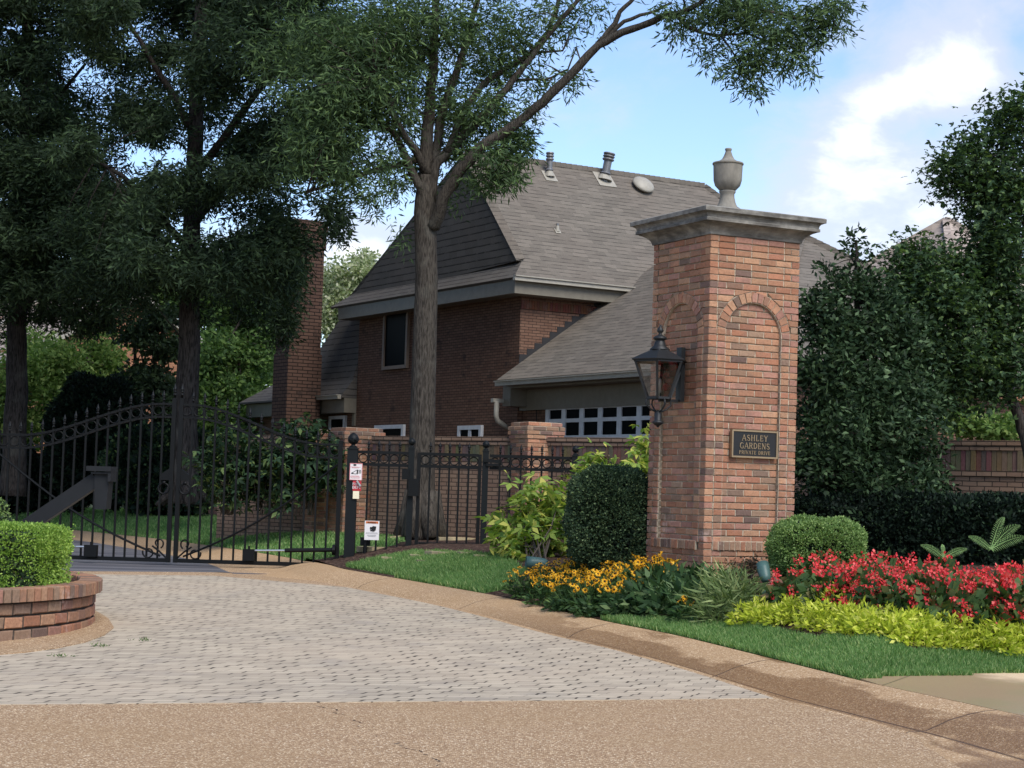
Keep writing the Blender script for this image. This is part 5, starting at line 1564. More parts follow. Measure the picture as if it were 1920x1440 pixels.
# holly behind the pillar
def thn(mb):
    return limb(mb, [(1620, 1040), (1622, 900), (1618, 700), (1606, 560), (1605, 450)], 21.6, .1, .015, 8)
BH = [(1605, 480, 21.6, 16, 30, .12, 26), (1601, 448, 21.6, 6, 14, .05, 9), (1640, 482, 21.6, 9, 12, .08, 7), (1560, 535, 21.5, 26, 26, .25, 44), (1550, 495, 21.5, 8, 16, .08, 9), (1612, 545, 21.6, 40, 30, .3, 110), (1665, 580, 21.6, 28, 36, .3, 80), (1520, 560, 21.5, 16, 30, .2, 36),
      (1560, 600, 21.5, 60, 60, .6, 420), (1640, 620, 21.6, 60, 60, .6, 380), (1540, 700, 21.4, 56, 70, .7, 520), (1620, 720, 21.4, 70, 70, .8, 560), (1690, 700, 21.6, 46, 70, .6, 330), (1700, 630, 21.7, 40, 50, .5, 200), (1735, 720, 21.7, 36, 60, .5, 180),
      (1560, 800, 21.3, 66, 60, .8, 520), (1650, 810, 21.4, 70, 70, .8, 520), (1720, 800, 21.6, 40, 60, .6, 280), (1530, 870, 21.2, 46, 50, .7, 340), (1600, 890, 21.3, 70, 60, .9, 420), (1690, 890, 21.4, 60, 60, .8, 340), (1560, 960, 21.3, 70, 50, .9, 330), (1660, 960, 21.4, 80, 50, .9, 330), (1740, 900, 21.7, 30, 60, .6, 180)]
tree('holly_tree', 'dense glossy dark green holly rising right behind the brick pillar', hit(1620, 1045), thn, BH, None, L_HOLLY, M_BARKD, 8, .08, .036, 120, .05, None, .1, 'holly', .006)
# maple at the right edge
def tm(mb):
    A = limb(mb, [(1955, 960), (1940, 890), (1922, 820), (1905, 770), (1893, 720), (1870, 640), (1850, 540), (1845, 420), (1870, 300)], 23.5, .1, .02, 9)
    for pts in ([(1893, 720), (1840, 640), (1780, 600), (1720, 580)], [(1870, 640), (1900, 540), (1920, 430), (1930, 300)], [(1850, 540), (1800, 490), (1740, 470)], [(1900, 750), (1850, 720), (1790, 700)]):
        A += limb(mb, pts, 23.5, .05, .012, 6, dY=-.5)
    return A
BM = [(1830, 270, 23.5, 30, 26, .4, 90), (1880, 235, 23.5, 40, 40, .5, 200), (1910, 200, 23.5, 14, 20, .2, 36), (1780, 325, 23.5, 34, 26, .4, 110), (1840, 330, 23.5, 60, 46, .7, 400), (1900, 330, 23.5, 40, 70, .7, 330), (1845, 385, 23.4, 34, 26, .5, 110), (1880, 420, 23.4, 50, 60, .8, 420), (1870, 480, 23.3, 46, 40, .7, 240), (1825, 505, 23.3, 40, 26, .5, 120),
      (1700, 480, 23.2, 36, 26, .5, 150), (1740, 500, 23.2, 44, 34, .6, 210), (1690, 535, 23.2, 34, 34, .5, 170), (1750, 570, 23.1, 60, 50, .8, 430), (1820, 560, 23.2, 60, 60, .8, 460), (1890, 560, 23.3, 50, 70, .8, 430), (1730, 640, 23, 50, 46, .7, 340), (1800, 660, 23, 66, 50, .8, 420), (1880, 660, 23.1, 50, 50, .8, 320), (1720, 710, 22.9, 36, 40, .5, 180), (1780, 730, 23, 50, 40, .6, 200), (1860, 720, 23.2, 46, 30, .6, 130)]
tree('maple_tree', 'maple with a leaning slender trunk at the right edge in front of the wall', hit(1955, 955), tm, BM, None, L_MAPLE, M_BARKD, 6, .075, .075, 160, .25, None, .14, 'maple', .006, True)
simple_tree('ornamental_tree', 'yellow green foliage seen over the garden wall at the right', 1880, 840, 31, [(1835, 800, 31, 34, 18, .6, 110), (1885, 802, 31, 34, 16, .6, 110), (1800, 790, 31, 20, 16, .5, 50)], L_BRIGHT, M_TWIG, 8, .12, .07, 20, .05, droop=.1, group='light green ornamental trees')
# ------------------------------------------------------------------ gates and fence
YG = 26.0
def g(px, py, dy=0.0): return at(px, py, YG + dy)
def shared(name, mb, mt, smooth=False):
    o = mb.build(name, mt, smooth=smooth); me = o.data
    bpy.data.objects.remove(o)
    return me
def inst(name, me, parent, p, rot=None, sc=None):
    o = bpy.data.objects.new(name, me); COL.objects.link(o)
    o.parent = parent; o.location = Vector(p) - parent.location
    if rot is not None: o.rotation_euler = rot
    if sc is not None: o.scale = (sc, sc, sc) if not isinstance(sc, tuple) else sc
    return o
m = MB()
m.lathe([(.012, 0), (.012, .03), (.022, .034), (.022, .046), (.012, .05), (.011, .066), (.020, .07), (.018, .082), (.012, .086), (.026, .098), (.021, .112), (.013, .14), (.004, .17), (.001, .178)], n=8)
ME_FIN = shared('finial', m, M_IRON, True)
m = MB(); m.ring((0, 0, 0), .066, .009, (0, 1, 0), 18, 6)
ME_RING = shared('ring', m, M_IRON, True)
m = MB(); m.ring((0, 0, 0), .075, .013, (0, 1, 0), 18, 6); m.box((0, 0, .085), (.05, .03, .04))
ME_KNOCK = shared('knocker', m, M_IRON, True)
def spiral(mb, c, r0, r1, a0, turns, rad=.012, y=0.0):
    P = []
    for k in range(22):
        f = k / 21; a = a0 + turns * 2 * math.pi * f; r = r0 + (r1 - r0) * f
        P.append((c[0] + r * math.cos(a), c[1] + y, c[2] + r * math.sin(a)))
    mb.tube(P, rad, 6)
XC = g(328, 905).x
ZCT = g(330, 758).z; ZHT = g(20, 815).z; ZBOT = g(330, 1051).z
def leaf_gate(sgn, label):
    x0 = XC + sgn * .022
    L = 2.56 if sgn < 0 else g(640, 915).x - x0
    X = lambda u: x0 + sgn * u
    def ztop(u): return ZHT + (ZCT - ZHT) * sstep(1 - u / L, .12, .93)
    r = empty('driveway_gate', (X(L / 2), YG, ZBOT - .05), label, 'gate', 'leaves of the driveway gate')
    B = .185
    for u, nm in ((.03, 0), (L - .03, 1)):
        m = MB(); m.bar((X(u), YG, ZBOT - .03), (X(u), YG, ztop(u) + (.09 if u < 1 else .06)), .06); m.build('stile', M_IRON, r)
    inst('finial', ME_FIN, r, (X(.03), YG, ztop(.03) + .09), sc=1.2)
    m = MB(); m.bar((X(.06), YG, ZBOT), (X(L - .06), YG, ZBOT), .055, side=(0, 1, 0)); m.build('bottom_rail', M_IRON, r)
    for dz_ in (0, -B):
        m = MB()
        us = np.linspace(.06, L - .06, 26)
        for a, b in zip(us[:-1], us[1:]):
            m.bar((X(a), YG, ztop(a) + dz_), (X(b + .004), YG, ztop(b) + dz_), .05, .03, side=(0, 1, 0))
        m.build('top_rail', M_IRON, r)
    n = int(round(L / .163))
    st = (L - .06) / n
    for k in range(1, n):
        u = .03 + k * st
        m = MB(); m.bar((X(u), YG + .001, ZBOT + .02), (X(u), YG + .001, ztop(u) + .03), .027); m.build('picket', M_IRON, r)
        inst('finial', ME_FIN, r, (X(u), YG, ztop(u) + .02))
    for k in range(n):
        u = .03 + (k + .5) * st
        inst('ring', ME_RING, r, (X(u), YG, ztop(u) - B / 2))
    m = MB()                            # diagonal brace from hinge to bottom at the meeting stile, slightly bowed
    P = []
    for f in np.linspace(0, 1, 14):
        u = L - .06 - (L - .2) * f
        P.append((X(u), YG - .02, (ZHT - .28) + (ZBOT + .06 - ZHT + .28) * (f + .10 * math.sin(math.pi * f))))
    m.tube(P, .016, 6); m.build('diagonal_brace', M_IRON, r)
    m = MB()
    spiral(m, (X(.17), YG - .025, ZBOT + .24), .075, .035, math.pi * (1.35 if sgn > 0 else 1.65), -.9 * sgn)
    spiral(m, (X(.31), YG - .025, ZBOT + .105), .085, .045, math.pi * (.1 if sgn > 0 else .9), -.95 * sgn)
    m.tube([(X(.05), YG - .025, ZBOT + .03), (X(.16), YG - .025, ZBOT + .13), (X(.26), YG - .025, ZBOT + .2)], .013, 6)
    m.build('scroll', M_IRON, r)
    zk = g(330, 914).z
    m = MB()
    a = [(X(.06), YG - .02, zk + .1), (X(.19), YG - .02, zk + .1), (X(.19), YG - .02, zk + .18), (X(.06), YG - .02, zk + .27)]
    b = [(p[0], YG + .02, p[2]) for p in a]
    m.raw(a + b, [(0, 1, 2, 3), (7, 6, 5, 4), (0, 4, 5, 1), (1, 5, 6, 2), (2, 6, 7, 3), (3, 7, 4, 0)]); m.build('lock_plate', M_IRON, r)
    inst('knocker', ME_KNOCK, r, (X(.13), YG - .035, zk - .02))
    return r, X, L
gl, XL, LL = leaf_gate(-1, 'left leaf of the black iron driveway gate, with the intercom box in front of it')
gr, XR, LR = leaf_gate(1, 'right leaf of the black iron driveway gate, hinged at the post with the signs')
def actuator(name, label, bx0, by0, bx1, by1, ra, rb, coll, dy=.12):
    a, b = g(bx0, by1, -dy), g(bx1, by0, -dy)
    r = empty(name, ((a.x + b.x) / 2, YG - dy, a.z), label, 'gate opener', 'rod openers of the driveway gate')
    m = MB(); m.box(((a.x + b.x) / 2, YG - dy, (a.z + b.z) / 2), (abs(b.x - a.x), .1, b.z - a.z)); m.box(((a.x + b.x) / 2, YG - dy, b.z + .02), (.03, .03, .05)); m.build('bracket', M_IRON, r)
    m = MB(); m.tube([g(*ra, -dy), g(*rb, -dy)], .014, 8); m.build('piston_rod', M_RODM, r)
    if coll:
        m = MB(); m.tube([g(*rb, -dy), g(*coll, -dy)], .03, 10)
        c = g(*coll, -dy); m.lathe([(.03, 0), (.075, .01), (.075, .05), (.03, .06)], c, 12, 0, (Vector((0, 1, 0)), Zv, Vector((1, 0, 0)))); m.build('cylinder', M_IRON, r)
actuator('gate_opener', 'rod opener low on the right gate leaf', 455, 1030, 478, 1051, (477, 1032), (534, 1032), (622, 1031), .1)
actuator('gate_opener', 'rod opener low on the left gate leaf beside the clipped planter hedge', 158, 1022, 183, 1043, (159, 1025), (60, 1023), None, .1)

# gate post with pineapple finial, and the slimmer fence posts
def pineapple(mb, p, s, n=12):
    mb.lathe([(.30 * s, 0), (.34 * s, .05 * s), (.18 * s, .12 * s), (.16 * s, .22 * s), (.30 * s, .28 * s), (.42 * s, .42 * s), (.48 * s, .62 * s), (.46 * s, .82 * s), (.34 * s, 1.02 * s), (.18 * s, 1.16 * s), (.05 * s, 1.24 * s)], p, n)
    for k in range(30):                # scales
        z = (.4 + .7 * (k / 30)) * s; a = k * 2.4
        rr = .46 * s * math.sin(min(math.pi, math.pi * (.28 + .62 * k / 30)))
        d = Vector((math.cos(a), math.sin(a), 0))
        mb.lathe([(.075 * s, -.04 * s), (.05 * s, .05 * s), (.01 * s, .09 * s)], Vector(p) + d * rr + Zv * z, 5)
def post(name, label, px, pyt, pyb, wd, s, mt=M_IRONG, group='posts of the black fence', cat='fence post'):
    a, b = g((px * 1.0), pyb), g(px, pyt)
    a.x = b.x
    r = empty(name, (a.x, YG, a.z - .1), label, cat, group)
    m = MB(); m.box((a.x, YG, (a.z - .1 + b.z) / 2), (wd, wd, b.z - a.z + .1)); m.build('shaft', mt, r)
    m = MB(); m.box((a.x, YG, b.z + .008), (wd * 1.16, wd * 1.16, .016)); m.box((a.x, YG, b.z + .024), (wd * .8, wd * .8, .016)); m.build('cap', mt, r)
    m = MB(); pineapple(m, (a.x, YG, b.z + .032), s); m.build('pineapple_finial', mt, r, smooth=True)
    return r, a, b
gp, gpa, gpb = post('gate_post', 'square dark gate post carrying the white and red signs', 662, 842, 1058, .148, .165, group=None, cat='gate post')
post('fence_post', 'fence post with lock box left of the pedestrian gate', 772, 842, 1036, .082, .105)
post('fence_post', 'fence post at the hinge side of the pedestrian gate', 911, 847, 1036, .085, .105)
post('fence_post', 'fence post half hidden by the yellow green shrub', 1079, 856, 1030, .095, .105)
ZR1, ZR2 = g(700, 848).z, g(700, 871).z
ZRC = (ZR1 + ZR2) / 2
def panel(name, label, xa, xb, n, zb_fn, rail_to=None, cat='fence', frame=False):
    r = empty(name, ((xa + xb) / 2, YG, zb_fn(xa)), label, cat, 'panels of the black fence' if not frame else None)
    for z in (ZR1, ZR2):
        m = MB(); m.bar((xa, YG, z), (xb, YG, z), .042, side=(0, 1, 0)); m.build('rail', M_IRON, r)
    st = (xb - xa) / n
    for k in range(1, n):
        x = xa + k * st
        m = MB(); m.bar((x, YG + .001, zb_fn(x)), (x, YG + .001, ZR1 + .03), .027); m.build('picket', M_IRON, r)
        inst('finial', ME_FIN, r, (x, YG, ZR1 + .02), sc=.9)
    for k in range(n):
        inst('ring', ME_RING, r, (xa + (k + .5) * st, YG, ZRC), sc=(.92, .92, .92))
    return r
xa, xb = gpa.x + .075, g(772, 920).x - .04
pn1 = panel('iron_fence', 'narrow fence panel carrying the white warning sign', xa, xb, 5, lambda x: g(700, 1048 - (x - xa) * 14).z)
m = MB(); m.tube([g(676, 1056), g(720, 1044), g(772, 1030)], .022, 8); m.build('slanting_rail', M_IRON, pn1)
x2a, x2b = g(911, 920).x + .042, g(1079, 925).x - .048
panel('iron_fence', 'fence panel between the pedestrian gate and the yellow green shrub', x2a, x2b, 8, lambda x: T(x, YG) - .02)
x1a, x1b = g(780, 920).x, g(902, 922).x
ped = panel('pedestrian_gate', 'narrow black pedestrian gate with a row of rings between two posts', x1a + .05, x1b - .05, 6, lambda x: g(840, 1026).z, cat='gate', frame=True)
zpb = g(840, 1026).z
for x in (x1a + .03, x1b - .03):
    m = MB(); m.bar((x, YG, zpb), (x, YG, ZR1 + .015), .062, .05, side=(0, 1, 0)); m.build('stile', M_IRON, ped)
m = MB(); m.bar((x1a + .06, YG, zpb + .03), (x1b - .06, YG, zpb + .03), .05, .06, side=(0, 1, 0)); m.build('bottom_rail', M_IRON, ped)
a, b = g(765, 930), g(787, 898)
m = MB(); m.box(((a.x + b.x) / 2, YG - .06, (a.z + b.z) / 2), (b.x - a.x, .09, b.z - a.z)); m.build('lock_box', M_IRON, ped)
a, b = g(754, 899), g(768, 880)
m = MB(); m.box(((a.x + b.x) / 2, YG - .06, (a.z + b.z) / 2), (b.x - a.x, .08, b.z - a.z)); m.build('latch_box', M_IRON, ped)
a, b = g(912, 874), g(938, 864)
m = MB(); m.bar(g(908, 863, -.06), g(938, 866, -.06), .03, .05, side=(0, 1, 0)); m.bar(g(912, 871, -.06), g(936, 872, -.06), .03, .04, side=(0, 1, 0)); m.build('door_closer', M_IRON, ped)
# signs
def sign(name, label, px0, py0, px1, py1, dy, face, th=.012, cat='sign'):
    a, b = g(px0, py1, dy), g(px1, py0, dy)
    c = (a + b) / 2
    r = empty(name, c, label, cat)
    Wd, Ht = b.x - a.x, b.z - a.z
    m = MB(); m.box(c, (Wd, th, Ht)); m.build('plate', face, r)
    return r, c, Wd, Ht, c.y - th / 2
EX, EZ, EO = Vector((1, 0, 0)), Zv, Vector((0, -1, 0))
r, c, Wd, Ht, yf = sign('alarm_sign', 'white and red alarm sign with a horn symbol on the gate post', 655, 869, 680, 900, -.085, M_SIGNW)
m = MB()
for s_ in (-1, 1):
    m.box((c.x, yf - .002, c.z + s_ * (Ht / 2 - .004)), (Wd, .004, .006)); m.box((c.x + s_ * (Wd / 2 - .004), yf - .002, c.z), (.006, .004, Ht - .014))
for z, w_, x_ in ((.28, .8, 0), (.235, .55, -.02), (-.25, .62, 0), (-.30, .8, 0), (-.37, .7, 0)):
    k = int(w_ * 12)
    for i in range(k): m.box((c.x + (x_ + (i / k - .5) * w_) * Wd, yf - .002, c.z + z * Ht), (Wd * .045, .003, .008))
m.build('red_print', M_PINK, r)
m = MB(); m.box((c.x - .1 * Wd, yf - .002, c.z + .40 * Ht), (.22 * Wd, .004, .09 * Ht)); m.build('logo_mark', M_BLACK, r)
m = MB()
hq = [(-.34, -.06), (-.18, .0), (-.18, -.13), (-.34, -.15)]
m.poly([(c.x + x * Wd, yf - .003, c.z + z * Ht) for x, z in ((-.36, -.13), (-.20, -.13), (-.20, -.02), (-.36, -.07))])
m.poly([(c.x + x * Wd, yf - .003, c.z + z * Ht) for x, z in ((.05, -.12), (.15, -.15), (.17, .10), (.08, .14))])
for x0, x1, z0, z1 in ((-.2, .06, -.02, .10), (-.2, .06, -.12, -.12)): m.bar((c.x + x0 * Wd, yf - .002, c.z + z0 * Ht), (c.x + x1 * Wd, yf - .002, c.z + z1 * Ht), .005)
for q_ in (.24, .31, .38): m.tube([(c.x + (q_ - .03) * Wd, yf - .002, c.z + .12 * Ht), (c.x + (q_ + .02) * Wd, yf - .002, c.z), (c.x + (q_ - .03) * Wd, yf - .002, c.z - .10 * Ht)], .003, 4)
m.build('horn_symbol', M_BLACK, r)
r, c, Wd, Ht, yf = sign('fire_department_box', 'small red sign lettered fire dept under the alarm sign', 661, 902, 677.5, 920, -.085, M_RED)
m = MB()
lettering(m, 'FIRE', c + Vector((-.012, -.0065, .026)), EX, EZ, EO, .034, .2, .004, False, 0, 1.3)
lettering(m, 'DEPT', c + Vector((-.004, -.0065, -.022)), EX, EZ, EO, .038, .14, .004, False, 0, 1.4)
m.build('lettering', M_SIGNW, r)
m = MB(); m.bar(c + Vector((.0, -.03, .075)), c + Vector((.055, -.03, .0)), .022, .03); m.build('key_switch_cover', M_RODM, r)
r, c, Wd, Ht, yf = sign('cream_keypad', 'small blank cream box at the bottom of the gate post signs', 661.5, 921, 673.5, 935, -.09, M_SIGNB, .03, 'box')
r, c, Wd, Ht, yf = sign('warning_sign', 'white warning sign with an orange band hung low on the fence', 683, 977, 711.5, 1012, -.04, M_SIGNW)
m = MB(); m.box((c.x, yf - .002, c.z + Ht * .42), (Wd * .84, .004, Ht * .11)); m.build('orange_band', M_ORANGE, r)
m = MB(); lettering(m, 'WARNING', Vector((c.x, yf - .0045, c.z + Ht * .42)), EX, EZ, EO, .021, .12, .003, False, 0, 1.2); m.build('lettering', M_BLACK, r)
m = MB()
for k, (x0, z0, x1, z1, w_) in enumerate(((.14, .02, .18, .22, .05), (.14, .02, -.02, .1, .022), (-.12, .16, .08, .06, .022), (-.1, .02, .04, -.02, .014), (-.12, .08, .1, .14, .018), (-.1, -.02, .06, .04, .014), (.05, -.04, .2, .0, .016), (0.02, .2, .1, .08, .02))):
    m.bar((c.x + x0 * Wd, yf - .003 - k * .0002, c.z + z0 * Ht), (c.x + x1 * Wd, yf - .003 - k * .0002, c.z + z1 * Ht), .004, w_, side=(0, 1, 0))
m.build('hand_symbol', M_BLACK, r)
m = MB()
for z, w_ in ((-.12, .8), (-.17, .84), (-.24, .6), (-.28, .64), (-.32, .5)): m.box((c.x, yf - .001, c.z + z * Ht), (Wd * w_, .002, .004))
m.build('small_print', M_GREYP, r)
a, b = g(679, 1045, .1), g(690, 1012, .1)
ob = empty('control_box', ((a.x + b.x) / 2, YG + .1, T((a.x + b.x) / 2, YG)), 'small black control box on a stub post behind the warning sign', 'control box')
m = MB(); m.box(((a.x + b.x) / 2, YG + .1, (a.z + b.z) / 2 + .1), (.14, .1, .12)); m.build('housing', M_IRON, ob)
m = MB(); m.bar(((a.x + b.x) / 2, YG + .1, T(a.x, YG) - .1), ((a.x + b.x) / 2, YG + .1, (a.z + b.z) / 2 + .05), .05); m.build('stub_post', M_IRON, ob)

# intercom pedestal
YI = 20.4
ip = empty('intercom_pedestal', (at(30, 1000, YI).x, YI, hd(YI)), 'grey slanting intercom pedestal in front of the left gate leaf', 'intercom')
a, b = at(22, 1006, YI), at(176, 903, YI)
m = MB(); m.bar(a, b + (b - a).normalized() * .05, .15, .16, side=(0, 1, 0)); m.bar((a.x + .03, YI, hd(YI) - .02), (a.x + .03, YI, a.z + .02), .16)
m.build('arm', M_GREYM, ip)
m = MB()
A = [at(177, 885, YI - .1), at(205, 885, YI - .1), at(199, 955, YI - .1), at(177, 955, YI - .1)]
Bq = [p + Vector((0, .24, 0)) for p in A]
m.raw(A[::-1] + Bq[::-1], [(0, 1, 2, 3), (7, 6, 5, 4), (0, 4, 5, 1), (1, 5, 6, 2), (2, 6, 7, 3), (3, 7, 4, 0)]); m.build('housing', M_GREYM, ip)
m = MB(); c = at(191, 879, YI)
m.box(c, (.275, .34, .055)); m.box(at(210, 893, YI), (.03, .3, .12)); m.box(at(190, 887, YI - .12), (.22, .05, .02)); m.build('hood', M_GREYM, ip)

# ------------------------------------------------------------------ shrubs and flowers
def sdirs(n):
    d = RNG.normal(0, 1, (n, 3)); return d / np.linalg.norm(d, axis=1)[:, None]
def sell(d, e): return d / ((np.abs(d) ** e).sum(1) ** (1 / e))[:, None]
def clipped(name, label, c, r, e, n, L, W, lm, corem=L_HEDGE, cat='shrub', group=None, lump=.06, fl=1.0, base=None, yaw=0.0):
    """clipped shrub: leaves over a rounded box, with gaps onto the darker twigs inside"""
    c = Vector(c); base = base if base is not None else c.z - r[2]
    o = empty(name, (c.x, c.y, base), label, cat, group)
    d = sdirs(int(n * 1.6))
    P = sell(d, e)
    area = np.linalg.norm(P * np.array([r[1] * r[2], r[0] * r[2], r[0] * r[1]]) , axis=1)
    P = P[RNG.random(len(P)) < np.clip(area / area.max() + .25, 0, 1)][:n]
    ph = RNG.random(9) * 6.28
    wob = 1 + lump * (np.sin(P[:, 0] * 5 + ph[0]) * np.sin(P[:, 1] * 6 + ph[1]) + np.sin(P[:, 2] * 7 + ph[2]) * np.cos(P[:, 0] * 8 + ph[3]))
    dep = 1 - np.abs(RNG.normal(0, .045, len(P))) + (RNG.random(len(P)) < .05) * RNG.random(len(P)) * .09
    bare = np.sin(P[:, 0] * 4.2 + ph[4]) * np.sin(P[:, 2] * 3.6 + ph[5]) + .5 * np.sin(P[:, 0] * 11 + ph[6]) * np.sin(P[:, 2] * 9 + ph[7])
    keep = ~((bare > .42) & (P[:, 2] < .35) & (RNG.random(len(P)) < .62))
    P, wob, dep = P[keep], wob[keep], dep[keep]
    nrm = P / np.array(r); nrm /= np.linalg.norm(nrm, axis=1)[:, None]
    R = np.array([[math.cos(yaw), -math.sin(yaw), 0], [math.sin(yaw), math.cos(yaw), 0], [0, 0, 1]])
    Q = np.array(c) + (P * np.array(r) * (wob * dep)[:, None]) @ R.T
    V = leaves(Q, 3, L, W, droop=-.15, spread=L * .7, dirs=(nrm * .9) @ R.T)
    npmesh('foliage', V, quads(V), lm, o)
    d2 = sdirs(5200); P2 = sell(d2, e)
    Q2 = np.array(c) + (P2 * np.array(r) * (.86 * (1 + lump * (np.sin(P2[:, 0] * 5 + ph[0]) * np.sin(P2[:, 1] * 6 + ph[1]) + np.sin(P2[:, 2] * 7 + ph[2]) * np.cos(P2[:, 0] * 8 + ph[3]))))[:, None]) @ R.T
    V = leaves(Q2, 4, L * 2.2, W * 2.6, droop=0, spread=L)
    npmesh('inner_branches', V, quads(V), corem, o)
    return o
def px_box(px0, px1, py0, py1, Y):
    a, b = at(px0, py1, Y), at(px1, py0, Y)
    return Vector(((a.x + b.x) / 2, Y, (a.z + b.z) / 2)), abs(b.x - a.x) / 2, abs(b.z - a.z) / 2
c, rx, rz = px_box(1446, 1618, 976, 1092, 17.6)
clipped('boxwood_shrub', 'rounded clipped boxwood in front of the right edge of the pillar, above the red flowers', c, (rx, .5, rz), 3.2, 17000, .022, .014, L_BOX, cat='boxwood', lump=.045)
c, rx, rz = px_box(1064, 1222, 882, 1066, 19.6)
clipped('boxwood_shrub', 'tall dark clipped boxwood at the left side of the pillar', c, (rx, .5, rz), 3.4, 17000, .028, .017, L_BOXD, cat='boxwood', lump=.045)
c, rx, rz = px_box(-330, 112, 988, 1108, 16.2)
clipped('boxwood_hedge', 'bright green clipped boxwood hedge growing in the brick planter', c, (rx, .62, rz), 12, 32000, .022, .014, L_BOXY, L_BOXD, 'boxwood', lump=.012)
c, rx, rz = px_box(-120, 9, 930, 1040, 18.6)
clipped('boxwood_shrub', 'sliver of a taller boxwood at the left edge behind the planter hedge', c, (rx, .4, rz), 3, 5000, .026, .016, L_BOX, cat='boxwood')
c, rx, rz = px_box(1500, 2100, 944, 1075, 20.9)
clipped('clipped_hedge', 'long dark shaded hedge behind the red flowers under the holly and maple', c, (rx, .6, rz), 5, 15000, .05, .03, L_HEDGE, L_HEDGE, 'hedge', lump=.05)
c, rx, rz = px_box(92, 268, 716, 940, 43)
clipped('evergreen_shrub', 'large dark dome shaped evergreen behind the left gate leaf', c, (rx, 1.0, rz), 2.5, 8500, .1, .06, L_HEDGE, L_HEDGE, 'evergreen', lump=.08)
c, rx, rz = px_box(-160, 110, 850, 950, 45)
clipped('evergreen_hedge', 'low dark hedge behind the left gate leaf beside the leftmost trunk', c, (rx, .7, rz), 3, 5500, .1, .06, L_HEDGE, L_HEDGE, 'hedge', lump=.1)
c, rx, rz = px_box(205, 420, 815, 950, 41)
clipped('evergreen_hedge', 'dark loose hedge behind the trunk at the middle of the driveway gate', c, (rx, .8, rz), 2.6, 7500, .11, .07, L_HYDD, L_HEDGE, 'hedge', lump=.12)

def shrub(name, label, base, blobs, lm, n, L, cat='shrub', group=None, stems=14, kind='lobed', W=.04, droop=.3, sp=.1, flowers=None):
    o = empty(name, base, label, cat, group)
    C = np.concatenate([pxblob(*b) for b in blobs])
    mb = MB()
    for c in C[RNG.integers(0, len(C), stems)]:
        a = Vector(base) + Vector((random.uniform(-.15, .15), random.uniform(-.15, .15), -.05)); b = Vector(c)
        mb.tube([a, a.lerp(b, .5) + Vector((random.uniform(-.1, .1), 0, .08)), b], [.012, .009, .004], 5)
    mb.build('stems', M_TWIG, o)
    V = lobed(C, n, L, droop, sp) if kind == 'lobed' else leaves(C, n, L, W, droop=droop, spread=sp)
    npmesh('foliage', V, quads(V), lm, o)
    if flowers:
        for f in flowers:
            p = at(*f); V = leaves(np.array([tuple(p)]) + RNG.normal(0, .035, (14, 3)), 3, .03, .02, spread=.02)
            npmesh('dried_blossom', V, quads(V), L_DRY, o)
    return o
BH1 = [(1000, 930, 23.4, 34, 22, .3, 34), (1040, 950, 23.4, 20, 20, .25, 20), (985, 960, 23.3, 26, 20, .3, 24), (960, 985, 23.2, 30, 16, .3, 24), (1010, 985, 23.2, 40, 24, .4, 44), (1050, 990, 23.2, 20, 30, .3, 26), (980, 1015, 23.1, 40, 18, .35, 34), (1030, 1022, 23.1, 34, 22, .35, 36), (940, 1000, 23.2, 16, 10, .2, 10), (965, 1038, 22.8, 18, 10, .2, 10)]
shrub('oakleaf_hydrangea', 'yellow green lobed leaved hydrangea in front of the fence left of the dark boxwood', hit(1010, 1052), BH1, L_HYD, 3, .17, 'hydrangea', 'oakleaf hydrangeas', flowers=[(985, 888, 23.5), (1050, 905, 23.5), (942, 955, 23.3), (1010, 905, 23.5)])
BH2 = [(1100, 870, 23.6, 22, 16, .25, 20), (1080, 900, 23.6, 18, 16, .2, 18), (1130, 885, 23.6, 18, 14, .2, 14), (1160, 885, 23.8, 24, 12, .25, 20), (1190, 888, 23.8, 26, 10, .25, 20), (1210, 850, 23.9, 9, 26, .15, 22), (1208, 820, 23.9, 7, 8, .1, 7), (1130, 930, 23.6, 60, 30, .4, 40)]
shrub('oakleaf_hydrangea', 'yellow green hydrangea peeping over the dark boxwood beside the pillar', hit(1130, 1040), BH2, L_HYD, 3, .15, 'hydrangea', 'oakleaf hydrangeas', flowers=[(1132, 858, 23.7), (1060, 893, 23.7), (1145, 862, 23.7)])
for k, (px, lab) in enumerate(((425, 'dark lobed leaved hydrangea just right of the trunk behind the gate'), (500, 'dark lobed leaved hydrangea in front of the shaded garden wall'), (572, 'dark lobed leaved hydrangea climbing beside the narrow garden gate'))):
    B = [(px + RNG.uniform(-46, 46), RNG.uniform(830, 925), 31.2 + RNG.uniform(-.4, .4), 32, 24, .45, 46) for _ in range(9)]
    if k == 2: B += [(572, 805, 31, 22, 14, .25, 26), (590, 870, 30.9, 26, 30, .3, 40), (545, 815, 31, 26, 14, .25, 24)]
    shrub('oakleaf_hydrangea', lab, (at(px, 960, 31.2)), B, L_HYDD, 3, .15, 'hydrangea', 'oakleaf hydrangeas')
BW = [(1385, 1075, 17.8, 30, 20, .2, 70), (1410, 1060, 17.9, 16, 16, .15, 30), (1370, 1095, 17.7, 24, 14, .2, 40), (1400, 1095, 17.7, 22, 14, .2, 40)]
shrub('withered_shrub', 'brown withered shrub at the foot of the pillar beside the green fixture', hit(1388, 1112), BW, L_DRY, 8, .045, 'shrub', None, 30, 'plain', .018, .2, .05)

